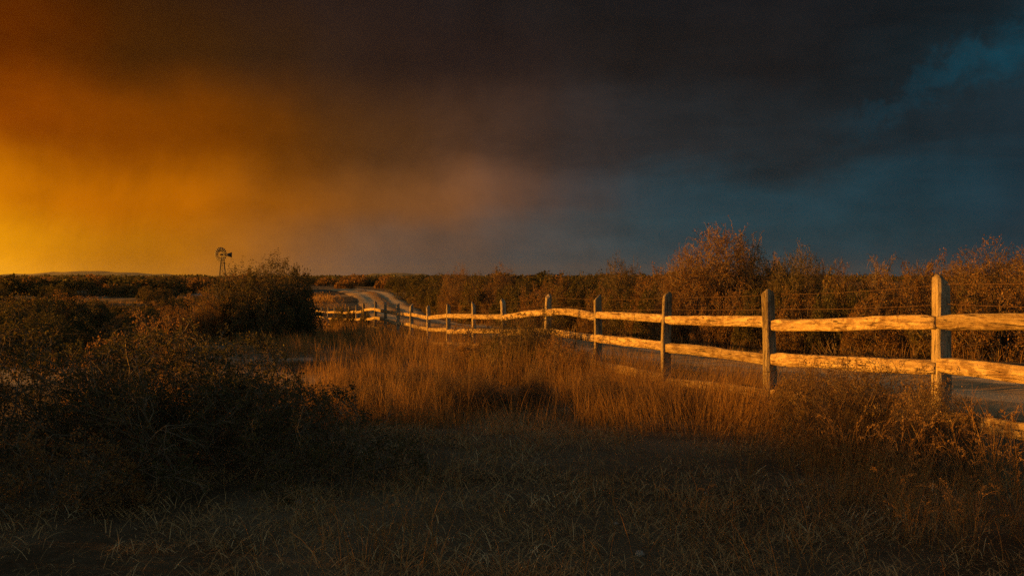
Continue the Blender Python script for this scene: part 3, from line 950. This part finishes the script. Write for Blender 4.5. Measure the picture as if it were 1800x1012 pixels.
# thicket on the far side of the road
G_T = 'thicket along the far side of the road'
TL = [  # proto, px, ytop, depth, width px, label
    (tree[3], 1725, 450, 25.5, 230, 'tall dry brushy thicket behind the thickest fence post'),
    (tree[3], 1835, 446, 24, 240, 'tall dry brushy thicket right of the thickest fence post'),
    (tree[1], 1960, 440, 22, 260, None), (tree[3], 2120, 430, 20, 280, None), (tree[0], 2320, 420, 18, 300, None),
    (mid[2], 1655, 462, 27, 120, None), (tree[2], 1600, 460, 29, 110, None), (tree[2], 1535, 452, 29, 110, None), (mid[2], 1575, 482, 27, 120, None), (mid[0], 1490, 486, 28, 110, None),
    (tree[1], 1405, 453, 31, 130, 'green leaved mesquite tree right of the tallest arching tree'),
    (tree[1], 1350, 455, 32.5, 130, None), (tree[2], 1455, 458, 30.5, 90, None),
    (tree[0], 1262, 416, 33.5, 180, 'tallest russet mesquite tree with a domed crown across the road'),
    (tree[2], 1315, 412, 34, 120, 'bare arching mesquite branches leaning out of the tallest domed tree'),
    (tree[0], 1205, 448, 34.5, 100, None), (mid[2], 1165, 478, 38, 110, None), (mid[2], 1140, 486, 41, 90, None),
    (tree[1], 1097, 464, 45, 84, 'small rounded tree standing apart from the tallest domed tree'),
    (mid[0], 1050, 484, 48, 100, None), (mid[1], 1010, 485, 52, 90, None), (mid[2], 975, 489, 52, 80, None),
    (mid[0], 935, 487, 57, 100, None), (tree[3], 885, 478, 63, 84, None), (mid[0], 850, 480, 64, 80, None), (tree[3], 815, 478, 69, 80, None), (mid[1], 785, 486, 74, 76, None),
    (mid[0], 760, 486, 80, 80, None), (mid[3], 728, 486, 90, 70, None), (mid[1], 700, 489, 101, 56, None), (mid[0], 718, 489, 112, 70, None),
    # lower front row on the verge
    (mid[2], 1760, 500, 21.5, 170, None), (mid[0], 1690, 515, 22.5, 150, None), (mid[2], 1560, 515, 25, 150, None), (mid[1], 1480, 512, 26.5, 140, None), (mid[2], 1410, 518, 28, 120, None),
    (mid[1], 1345, 515, 29.5, 120, None), (mid[2], 1280, 512, 31, 110, None), (mid[2], 1220, 510, 32.5, 100, None), (mid[1], 1160, 512, 36, 90, None), (mid[0], 1110, 512, 40, 90, None),
    (mid[2], 1060, 508, 43, 80, None), (mid[0], 1000, 506, 48, 80, None), (mid[2], 950, 505, 53, 80, None), (mid[1], 900, 503, 58, 80, None), (mid[2], 840, 503, 65, 70, None), (mid[3], 795, 503, 72, 60, None), (mid[2], 755, 502, 82, 56, None)]
COLR = {'leaf_dry': 'russet', 'leaf_olive': 'olive', 'leaf_dark': 'dark green'}
thick = []


def tone_of(o):
    return COLR[[c_ for c_ in o.children if c_.name.startswith('foliage')][0].data.materials[0].get('leafkey')]


for k_ in COLR: M[k_]['leafkey'] = k_
for pt, px, yt, d, wp, lb in TL:
    t_ = any(pt is q_ for q_ in tree)
    o = at_px(pt, px, yt, d, wp, lb or ('brushy mesquite crowded into the thicket across the road' if t_ else 'scrub bush in the thicket on the far road verge'), 'tree' if t_ else 'bush', None if lb else (G_T + (' trees' if t_ else '')))
    if not lb: thick.append(o)
# second rank closing the thicket
for px in range(990, 2300, 62):
    d = float(np.interp(px, [990, 1200, 1500, 1800, 2300], [60, 42, 36, 31, 24])) + pr.random() * 3
    yt = float(np.interp(px, [990, 1160, 1220, 1330, 1480, 1620, 1700, 2300], [491, 489, 474, 476, 488, 484, 468, 462])) + pr.normal(0, 3)
    o = at_px((tree[1], tree[3], tree[0])[int(pr.integers(3))], px, yt, d, 90 * 33 / d + 20, 'brushy mesquite crowded into the thicket across the road', 'tree', G_T + ' trees')

    thick.append(o)
ORD = ['first', 'second', 'third', 'fourth', 'fifth', 'sixth', 'seventh', 'eighth', 'ninth', 'tenth', 'eleventh', 'twelfth', 'thirteenth', 'fourteenth', 'fifteenth']
sets = {}
for o in thick:
    yy = o.location.y
    rank = 'second rank' if yy > np.interp(o.location.x, [-12, 0, 5, 8, 14], [101, 64, 44, 33.5, 26]) + 1.5 else 'verge'
    side = 'toward windmill' if o.location.x < 6.9 else 'away from windmill'
    sets.setdefault((o['category'], tone_of(o), rank, side), []).append(o)
for (cat, tn0, rank, side), os_ in sets.items():
    os_.sort(key=lambda o: abs(o.location.x - 6.9))
    for k, o in enumerate(os_):
        o['label'] = '%s %s %s %s, counting from tallest tree %s' % (ORD[k], tn0, 'brushy tree' if cat == 'tree' else 'scrub bush', 'behind the verge' if rank != 'verge' else 'on the verge', side)

# left of the fence
at_px(tree[1], 462, 465, 36, 190, 'largest rounded bushy tree on the left, below the windmill side', 'tree')
at_px(mid[1], 520, 474, 37, 84, 'dark shrub on the fence side of the largest rounded tree', 'bush')
at_px(mid[0], 405, 486, 34.5, 110, 'olive shrub on the windmill side of the largest rounded tree', 'bush')
at_px(mid[0], 450, 510, 33.5, 120, 'low olive shrub in front of the largest rounded tree', 'bush')
at_px(mid[1], 505, 515, 34.5, 90, 'low dark shrub in front of the largest rounded tree', 'bush')
at_px(mid[2], 350, 512, 33, 90, 'russet shrub beside the olive shrub on the windmill side', 'bush')
at_px(mid[1], 606, 541, 43, 52, 'small dark bush hiding a stretch of the far fence rails', 'bush')
at_px(mid[1], 642, 543, 41.5, 22, 'little dark weed bush against a far fence post', 'bush')
at_px(near_a, 935, 546, 15.4, 150, 'dark olive bush growing up against the fence rails', 'bush')
at_px(near_b, 893, 556, 16.2, 130, 'loose bronze tipped bush leaning on the dark olive bush at the fence', 'bush')
at_px(near_c, 845, 562, 17.3, 130, 'brown weedy bush beside the olive bush in the fence', 'bush')
at_px(near_c, 985, 584, 14.2, 95, 'low brown weed bush at the foot of the fence', 'bush')
weed = make_shrub('weed_bush', 14, 90, 0.75, 1.1, 7, 5, 4, 0.014, (0.02, 0.8), 0.12, 0.05, 0.28, 0.005, 'leaf_weed', spread=0.012, bare=0.1, aspect=0.28)
at_px(weed, 1530, 632, 7.6, 260, 'wide brown weed bush below the rails beside the thickest post', 'bush')
at_px(weed, 1425, 628, 8.4, 160, 'slender brown weed bush reaching over the middle rail', 'bush')
at_px(weed, 1640, 652, 6.7, 170, 'brown weed bush at the foot of the thickest post', 'bush')

for k_, (x, d, h, w, lb) in enumerate([(-9.3, 19.5, 1.0, 2.2, 'low dark shrub nearest behind the sparse russet shrub'), (-11.5, 22.5, 1.3, 2.8, 'broad olive shrub next to the low dark shrub behind the russet one'), (-12.6, 26.0, 1.4, 3.0, 'broad dark shrub on pale ground, second beyond the sparse russet shrub'),
        (-9.6, 25.2, 1.0, 2.0, 'small russet shrub between two broad shrubs in the left field'), (-14.5, 30.5, 1.5, 3.2, 'largest olive shrub in the left field below the horizon'), (-12.0, 31.5, 1.15, 2.4, 'olive shrub touching the largest shrub of the left field'), (-15.5, 36.0, 1.5, 3.4, 'broad russet shrub behind the largest shrub of the left field'), (-17.5, 26.5, 1.4, 3.0, 'broad olive shrub at the far side of the pale ground')]):
    place(mid[(1, 0, 1, 2, 0, 3, 2, 3)[k_]], x, d, h, w, pr.random() * 6.28, lb, 'bush')
for k_ in range(7):  # unseen trees added outside the left frame edge to shade the mid-field grass
    y0 = 17.6 + 1.85 * k_
    x = -19.5 - 0.18 * k_ * 1.2 - (k_ % 3) * 2.2
    d = y0 - x * math.tan(R(90 + SUN_AZ))
    x = min(x, -0.56 * d - 1.0)
    place(tree[1] if k_ % 2 else tree[3], x, d, 1.9 + 0.35 * pr.random(), 2.8 + pr.random(), pr.random() * 6.28, 'unseen low bushy tree added left of the field to shade its grass', 'tree', 'unseen shade trees added left of the field')
for k_ in range(16):
    d = 9.3 + 6.0 * pr.random()
    x = -2.2 + (np.interp(d, [9, 16], [4.2, 3.4])) * pr.random()
    place(weed, x, d, 0.28 + 0.28 * pr.random(), 0.35 + 0.3 * pr.random(), pr.random() * 6.28, 'small brown weed standing among the sunlit grass tufts', 'weed', 'brown weeds in the tall grass')
G_L = 'scrub bushes over the left field'
cnt = 0
tries = 0
spots = []
while cnt < 92 and tries < 4000:
    tries += 1
    d = 30 + 114 * pr.random() ** 1.2
    px = -700 + 1190 * pr.random()
    x = W(px, d)
    fx = np.interp(d, [q_[1] for q_ in P], [q_[0] for q_ in P])
    if d < 85 and x > fx - 5: continue
    if x > -3: continue
    # open lanes on the left where the low sun reaches the grass
    y0 = d + x * math.tan(R(90 + SUN_AZ))            # where its shadow crosses x = 0
    if 8.2 < y0 < 14.5 and x > -60: continue
    if 15.5 < y0 < 17.5 and x > -40: continue
    if 74 < y0 < 99 and x < -12: continue
    if any((x - a) ** 2 + (d - b) ** 2 < (1.1 + 0.012 * d) ** 2 for a, b in spots): continue
    if 330 < px < 400 and d < 60: continue
    spots.append((x, d))
    h = (0.95 + 0.75 * pr.random()) * (1.0 if d > 50 else 0.9)
    h = min(h, EYE + 0.25 - gz(x, d))
    o = place(mid[int(pr.choice([0, 1, 2, 3], p=[.3, .2, .25, .25]))], x, d, h, h * (1.5 + 0.7 * pr.random()), pr.random() * 6.28, 'x', 'bush', G_L)
    o['label'] = '%s scrub bush scattered over the field between near bushes and windmill' % tone_of(o)
    o['group'] = '%s scrub over the left field' % tone_of(o)
    cnt += 1

# far scrub on the plain
farp = [make_shrub('far_shrub', 51 + k, 16, 1.5, 2.6, 5, 4, 4, 0.17, (0.1, 1.4), 0.15, 0.05, 0.35, 0.03, ('leaf_olive', 'leaf_dark', 'leaf_dry')[k], spread=0.09) for k in range(3)]
G_F = 'scrub on the plain beyond the rise'
cnt = 0
while cnt < 230:
    d = 108 + 200 * pr.random() ** 1.4
    px = -150 + 1400 * pr.random()
    x = W(px, d)
    if road_dist(np.array([x]), np.array([d]))[0] < 4.5: continue
    if abs(px - 391) < 14 and d < 172: continue
    h = 1.1 + 1.2 * pr.random()
    if 76 < d + x * math.tan(R(90 + SUN_AZ)) < 99 and -75 < x < -12: continue
    top_lim = EYE - 0.1 - gz(x, d) + 0.75 * pr.random() ** 2.2
    h = min(h, top_lim)
    o = place(farp[int(pr.integers(3))], x, d, h, h * (1.7 + 1.2 * pr.random()), pr.random() * 6.28, 'distant scrub bush on the plain beyond the rise of the road', 'bush', G_F)
    o['label'] = 'distant %s scrub bush on the plain beyond the rise of the road' % tone_of(o)
    o['group'] = 'distant %s scrub on the plain' % tone_of(o)
    cnt += 1
for px, yt, d, wp in ((48, 483, 150, 18), (112, 485, 165, 16), (127, 483.5, 166, 12), (24, 487, 140, 22)):
    at_px(farp[1], px, yt, d, wp, 'small dark tree top standing up from the horizon scrub', 'bush', 'dark tree tops on the horizon')

# farther still it is one mass
r = np.random.default_rng(77)
nF = 8000
dF = 300 + 1500 * r.random(nF) ** 1.5
xF = (r.random(nF) - 0.5) * 1.5 * dF
zF = hgt(xF, dF)
hF = 1.2 + 1.7 * r.random(nF) ** 2
J = Join()
per = 20
c_ = np.stack([xF, dF, zF], -1)[:, None, :] + np.stack([r.normal(0, 1.3, (nF, per)), r.normal(0, 1.3, (nF, per)), hF[:, None] * np.sqrt(r.random((nF, per)))], -1)
c_ = c_.reshape(-1, 3)
d_ = norm(r.normal(size=c_.shape)); u_ = norm(np.cross(d_, r.normal(size=c_.shape)))
sz = 0.5 + 0.5 * r.random((len(c_), 1))
v = np.stack([c_ - d_ * sz * .6, c_ + u_ * sz * .4, c_ + d_ * sz * .6, c_ - u_ * sz * .4], 1).reshape(-1, 3)
J.add(v, np.arange(len(v)).reshape(-1, 4), np.repeat(r.random(len(c_)), 4))
tag(obj('far_scrub', J.mesh('far_scrub'), M['leaf_olive']), 'low unbroken scrub covering the plain to the horizon', 'scrub', kind='stuff')

# ------------------------------------------------------------------ grass
FY = np.array([q_[1] for q_ in P]); FX = np.array([q_[0] for q_ in P])


def fence_x(y):
    return np.interp(y, FY, FX)


def blades(r, x, y, h, width, lean, K, J, az0=None, curl=0.6, spread_=0.9, tone=None):
    n_ = len(x)
    z = hgt(x, y) - 0.012
    a = r.random(n_) * 2 * math.pi if az0 is None else az0 + r.normal(0, spread_, n_)
    dirh = np.stack([np.cos(a), np.sin(a), 0 * a], -1)
    t = np.linspace(0, 1, K)
    ang = lean[:, None] * (0.35 + curl * 2 * t[None] ** 1.4)
    ang = np.minimum(ang, 1.75)
    seg = h[:, None] / (K - 1)
    dx = np.concatenate([np.zeros((n_, 1)), np.cumsum(np.sin(ang[:, 1:]) * seg, 1)], 1)
    dz = np.concatenate([np.zeros((n_, 1)), np.cumsum(np.cos(ang[:, 1:]) * seg, 1)], 1)
    pts = np.stack([x, y, z], -1)[:, None, :] + dirh[:, None, :] * dx[..., None]
    pts[..., 2] += np.maximum(dz, 0.004)
    b = a + math.pi / 2 + r.normal(0, 0.7, n_)
    sv = np.stack([np.cos(b), np.sin(b), 0 * b], -1)
    wd_ = width[:, None] * np.array([1, 0.95, 0.75, 0.45, 0.12][:K - 1] + [0.08])[None]
    l_ = pts - sv[:, None] * wd_[..., None] / 2
    r_ = pts + sv[:, None] * wd_[..., None] / 2
    v = np.stack([l_, r_], 2).reshape(-1, 3)
    base = (np.arange(n_) * K * 2)[:, None]
    k = (np.arange(K - 1) * 2)[None]
    f = np.stack([base + k, base + k + 1, base + k + 3, base + k + 2], -1).reshape(-1, 4)
    J.add(v, f, np.repeat(r.random(n_) if tone is None else tone, K * 2))
    return pts


r = np.random.default_rng(99)


def scatter(n_, x0, x1, y0, y1, ypow=1.0):
    y = y0 + (y1 - y0) * r.random(n_) ** ypow
    x = x0 + (x1 - x0) * r.random(n_)
    return x, y


# trampled matted grass of the clearing
x, y = scatter(170000, -4.5, 5.5, 3.9, 11.5, 1.25)
dens = vnoise(x * 1.7 + 5, y * 1.7) * 0.55 + vnoise(x * 5.3 + 5, y * 5.3) * 0.45
k = (r.random(len(x)) < np.clip((dens - 0.28) * 2.4, 0.05, 1)) & (np.abs(x) < 0.62 * y + 0.4) & (x < fence_x(y) + 0.6)
x, y = x[k], y[k]
J = Join()
n_ = len(x)
flow = vnoise(x * 0.9, y * 0.9) * 12
blades(r, x, y, 0.05 + 0.14 * r.random(n_) ** 1.8, 0.0024 + 0.0040 * r.random(n_) ** 2, 1.1 + 0.85 * r.random(n_), 4, J, flow, 0.35, 2.2)
tag(obj('trampled_grass', J.mesh('trampled_grass'), M['litter']), 'short trampled dry grass matted over the foreground clearing', 'grass', kind='stuff')

# standing grass
J = Join()


def stand(n_, x0, x1, y0, y1, hmin, hmax, cond, dens_s=0.8, wide=0.004, ypow=1.0, lean0=0.05, lean1=0.5, clump=0.65, chaos=0.35):
    x, y = scatter(n_, x0, x1, y0, y1, ypow)
    dn = vnoise(x * dens_s + 11, y * dens_s + 4) * 0.6 + vnoise(x * dens_s * 3.1, y * dens_s * 3.1) * 0.4
    k = (r.random(n_) < np.clip((dn - 0.5 + clump * 0.42) * 3.6, 0.02, 1)) & cond(x, y) & (r.random(n_) > 0.93 * sand(x, y)) & (road_dist(x, y) > 1.75 + 0.8 * vnoise(x * 0.8, y * 0.8))
    x, y, dn = x[k], y[k], dn[k]
    m_ = len(x)
    h = (hmin + (hmax - hmin) * (0.45 * r.random(m_) + 0.75 * dn))
    w_ = wide * (0.6 + 0.8 * r.random(m_)) * np.maximum(1, y / 12)
    blades(r, x, y, h, w_, lean0 + (lean1 - lean0) * r.random(m_) ** 1.2 + chaos * vnoise(x * 2.1, y * 2.1 + 7), 5, J, vnoise(x * .9, y * .9) * 8 - 4, 0.7)


def tufts(n_, x0, x1, y0, y1, hmin, hmax, cond, per=18, rad=0.055, wide=0.004, ypow=1.0, dens_s=0.7):
    """bunch grass: every tuft its own height, lean and shade, blades splaying from its crown"""
    x, y = scatter(n_, x0, x1, y0, y1, ypow)
    dn = vnoise(x * dens_s + 21, y * dens_s + 14) * 0.65 + vnoise(x * dens_s * 3.3, y * dens_s * 3.3 + 5) * 0.35
    k = (r.random(n_) < np.clip((dn - 0.30) * 3.2, 0.04, 1)) & cond(x, y) & (r.random(n_) > 0.93 * sand(x, y)) & (road_dist(x, y) > 1.9 + 0.8 * vnoise(x * 0.8, y * 0.8))
    x, y, dn = x[k], y[k], dn[k]
    m_ = len(x)
    hc = hmin + (hmax - hmin) * np.clip(0.25 * dn + 0.85 * r.random(m_) ** 1.5, 0, 1)
    cnt_ = np.maximum(4, (per * (0.4 + 1.2 * r.random(m_))).astype(int))
    i = np.repeat(np.arange(m_), cnt_)
    t = len(i)
    a = r.random(t) * 2 * math.pi
    q_ = np.sqrt(r.random(t))
    rr = rad * (0.6 + hc[i] * 1.4) * q_
    tone_c = r.random(m_)
    wl = (r.random(m_) * 2 * math.pi)[i]
    aa = np.where(r.random(t) < 0.35, wl, a)
    lean = 0.06 + 0.75 * q_ * r.random(t) + 0.35 * (r.random(t) < 0.12)
    w_ = wide * (0.5 + 0.9 * r.random(t)) * np.maximum(1, y[i] / 12)
    blades(r, x[i] + np.cos(a) * rr, y[i] + np.sin(a) * rr, hc[i] * (0.45 + 0.65 * r.random(t)), w_, lean, 5, J, aa, 0.65, 0.4, np.clip(0.75 * tone_c[i] + 0.3 * r.random(t), 0, 1))


inview = lambda x, y: np.abs(x) < 0.60 * y + 1.2
# tall band in the low sun
tufts(2600, -4.5, 4.0, 8.9, 14.8, 0.12, 0.62, lambda x, y: inview(x, y) & (x < fence_x(y) + 1.2), 19, 0.06, 0.0042)
stand(5000, -4.5, 4.0, 8.8, 14.5, 0.06, 0.22, lambda x, y: inview(x, y) & (x < fence_x(y) + 1.2), 2.0, 0.004, clump=0.6)
# thick and tall against the fence, right
stand(9000, 0.6, 5.0, 5.2, 13.0, 0.18, 0.60, lambda x, y: inview(x, y) & (x > fence_x(y) - np.where(y < 8.3, 1.15, 1.9)) & (x < fence_x(y) + np.where(y < 6.8, -0.7, 0.8)), 1.3, 0.0042, clump=0.75)
# rank growth along the fence line
stand(26000, -9, 3.2, 12, 44, 0.32, 0.80, lambda x, y: inview(x, y) & (x > fence_x(y) - 1.6) & (x < fence_x(y) + 0.5), 0.9, 0.0042, 1.2, lean1=0.3, clump=0.8, chaos=0.15)
# sparse taller stems in the clearing
stand(2600, -1.2, 4.0, 4.2, 9.0, 0.12, 0.42, lambda x, y: inview(x, y), 1.6, 0.003, clump=0.3)
# middle field left of the fence
tufts(4200, -16, 3.0, 14, 38, 0.14, 0.60, lambda x, y: inview(x, y) & (x < fence_x(y) + 1.0), 14, 0.07, 0.0046, 1.3, 0.5)
stand(9000, -16, 3.0, 14, 36, 0.08, 0.26, lambda x, y: inview(x, y) & (x < fence_x(y) + 1.0), 1.1, 0.005, 1.3, clump=0.6)
stand(14000, -24, -2, 30, 72, 0.2, 0.5, lambda x, y: inview(x, y) & (x < fence_x(y) + 2), 0.3, 0.006, 1.1)
# between the fence and the road
stand(22000, -12, 8, 7, 60, 0.2, 0.58, lambda x, y: inview(x, y) & (x > fence_x(y) + 0.4) & (x < road_x(y)), 0.5, 0.005, 1.4)
# verge beyond the road
stand(24000, -12, 16, 12, 90, 0.2, 0.62, lambda x, y: inview(x, y) & (x > road_x(y)) & (x < road_x(y) + 6), 0.5, 0.0055, 1.3)
# the rise in the sun
stand(9000, -34, -8, 66, 112, 0.1, 0.3, lambda x, y: inview(x, y) & (road_dist(x, y) > 3.2), 0.25, 0.006)
stand(9000, -28, -9, 84, 106, 0.2, 0.42, lambda x, y: inview(x, y) & (x < road_x(y) - 4.2), 0.4, 0.006, lean1=0.3, chaos=0.2, clump=0.9)
# growth hiding the lowest rail
stand(9000, 0.5, 4.0, 7.0, 15.0, 0.35, 0.75, lambda x, y: inview(x, y) & (x > fence_x(y) - 0.8) & (x < fence_x(y) + 0.15), 1.6, 0.004, lean1=0.4, chaos=0.25, clump=0.55)
# weedy strip between the wheel tracks
y = 8 + 104 * r.random(9000) ** 1.15
x = road_x(y) + r.normal(0, 0.22, len(y)) + 0.2 * (vnoise(y * 0.3, 0 * y) - .5)
k = r.random(len(y)) < np.clip((vnoise(x * 0.7, y * 0.7) - 0.3) * 2.5, 0, 1)
x, y = x[k], y[k]
blades(r, x, y, 0.14 + 0.16 * r.random(len(x)), 0.0045 * np.maximum(1, y / 12), 0.2 + 0.7 * r.random(len(x)), 5, J)
tag(obj('dry_grass', J.mesh('dry_grass'), M['straw']), 'tall dry straw grass standing in front of and beyond the fence', 'grass', kind='stuff')

# tall seeding clumps one can pick out
def seed_clump(seed, stems, h):
    r_ = np.random.default_rng(seed)
    root = empty('seeding_grass_clump')
    a = r_.random(stems) * 6.283
    st = np.stack([np.cos(a) * 0.05 * r_.random(stems), np.sin(a) * 0.05 * r_.random(stems), np.full(stems, -0.02)], -1)
    an = 0.05 + 0.42 * r_.random(stems)
    d = np.stack([np.cos(a) * np.sin(an), np.sin(a) * np.sin(an), np.cos(an)], -1)
    L = h * (0.6 + 0.45 * r_.random(stems))
    p_ = grow(r_, st, d, L, 8, 0.05, -0.015)
    dd = norm(p_[:, -1] - p_[:, -2])
    tip = grow(r_, p_[:, -1], norm(dd + np.stack([np.cos(a) * .5, np.sin(a) * .5, 0 * a - .1], -1)), 0.10 + 0.05 * r_.random(stems), 5, 0.12, -0.18)
    JS = Join()
    v, f = tubes(p_, np.linspace(1, .6, 8)[None] * 0.0016 + np.zeros((stems, 1)), 3); JS.add(v, f, np.repeat(r_.random(stems), 24))
    # basal leaves
    s2, d2, L2 = branch(r_, p_, L, 3, 0.02, 0.15, 0.6, 0.5)
    lf = grow(r_, s2, d2, L2, 5, 0.12, -0.12)
    lf[..., 2] = np.maximum(lf[..., 2], 0.0)
    v, f = tubes(lf, np.linspace(1, .2, 5)[None] * 0.0018 + np.zeros((len(lf), 1)), 3); JS.add(v, f, np.repeat(r_.random(len(lf)), 15))
    obj('stems', JS.mesh('stems'), M['straw'], root)
    for k in range(stems):
        JH = Join()
        leaves(r_, tip[k:k + 1], 34, 0.014, JH, 0.004, 0.26, 0.0)
        tag(obj('seed_head', JH.mesh('seed_head'), M['seed'], root))
    return root


clumps = [seed_clump(61, 12, 0.5), seed_clump(62, 14, 0.55), seed_clump(63, 9, 0.6)]
usedc = [False] * 3
CL = [(662, 4.75, 0.56, 0, 'pale feathery grass clump by itself at the edge of the clearing'), (725, 4.8, .42, 2, 'short feathery grass clump beside the pale one at the edge of the clearing')]
CL += [(px, d, s, k, None) for px, d, s, k in ((1500, 5.9, .95, 1), (1530, 6.2, .9, 0), (1590, 5.6, .9, 1), (1640, 5.9, 1.05, 2), (1680, 5.5, .85, 0), (1720, 5.7, 1.05, 1), (1770, 5.5, 1.0, 2), (1790, 5.9, 1.1, 0), (1560, 5.2, .7, 2), (1460, 5.4, .55, 0), (1215, 5.1, .5, 2), (1270, 5.1, .42, 0), (1310, 6.3, .8, 2), (1700, 4.9, .6, 1), (1610, 4.85, .5, 0), (1420, 6.9, .8, 1), (1370, 7.6, .9, 2), (1800, 5.1, .8, 1))]
for px, d, s, k, lb in CL:
    x = W(px, d)
    if usedc[k]: o = copy_tree(clumps[k])
    else: o = clumps[k]; usedc[k] = True
    o.location = (x, d, gz(x, d)); o.rotation_euler = (0, 0, pr.random() * 6.28); o.scale = (s, s, s)
    for kk_ in ('label', 'category', 'group'):
        if kk_ in o: del o[kk_]
    tag(o, lb or 'tall seeding grass clump in front of the brown weed bushes', 'grass clump', None if lb else 'seeding grass clumps by the fence')

# fallen sticks and stones on the clearing
def stone_mesh(seed):
    r_ = np.random.default_rng(seed)
    v = []; nu, nvv = 9, 6
    for j in range(nvv):
        ph = math.pi * (j + 0.5) / nvv
        for i in range(nu):
            th_ = 2 * math.pi * i / nu
            rr = 1 + 0.35 * (r_.random() - .5)
            v.append((math.cos(th_) * math.sin(ph) * rr, math.sin(th_) * math.sin(ph) * rr * .8, math.cos(ph) * rr * .6))
    v += [(0, 0, .6), (0, 0, -.6)]
    idx = np.arange(nu * nvv).reshape(nvv, nu)
    q = np.stack([idx[:-1], idx[1:], np.roll(idx[1:], -1, 1), np.roll(idx[:-1], -1, 1)], -1).reshape(-1, 4)
    t0 = np.stack([idx[0], np.roll(idx[0], -1), np.full(nu, nu * nvv)], -1)
    t1 = np.stack([np.roll(idx[-1], -1), idx[-1], np.full(nu, nu * nvv + 1)], -1)
    return mesh_np('stone', np.array(v), [q, t0, t1])


sm = [stone_mesh(k) for k in range(3)]
for i, (px, yy, s, lb) in enumerate([(1125, 990, .028, 'grey stone half sunk in the trampled grass'), (1083, 936, .016, 'small pale stone lying in the trampled grass'), (525, 908, .030, 'pale flat stone beside the dense dark bush'), (612, 962, .010, None), (748, 982, .009, None), (840, 880, .010, None), (1240, 880, .012, None), (990, 905, .009, None), (1420, 905, .012, None), (700, 900, .010, None)]):
    d = EYE * FPX / (yy - 487)
    x = W(px, d)
    o = obj('stone', sm[i % 3], M['stone'], None, (x, d, gz(x, d) + s * 0.25))
    o.scale = (s, s, s); o.rotation_euler = (0, 0, pr.random() * 6)
    tag(o, lb or 'tiny pale pebble lying in the trampled grass', 'stone', None if lb else 'pebbles in the trampled grass')

# ------------------------------------------------------------------ haze
hz = obj('haze', box_mesh('haze', 6000, 2850, 36, (0, 2500, 22)))
m, n = new_mat('evening haze')
pv = n.n('ShaderNodeVolumePrincipled')
pv.inputs['Color'].default_value = (0.95, 0.93, 0.9, 1)
pv.inputs['Density'].default_value = 4.5e-5
pv.inputs['Anisotropy'].default_value = 0.7
n.t.links.new(pv.outputs[0], n.n('ShaderNodeOutputMaterial').inputs['Volume'])
m.cycles.homogeneous_volume = True
hz.data.materials.append(m)
tag(hz, 'thin dusty evening haze over the plain', 'haze', kind='stuff')
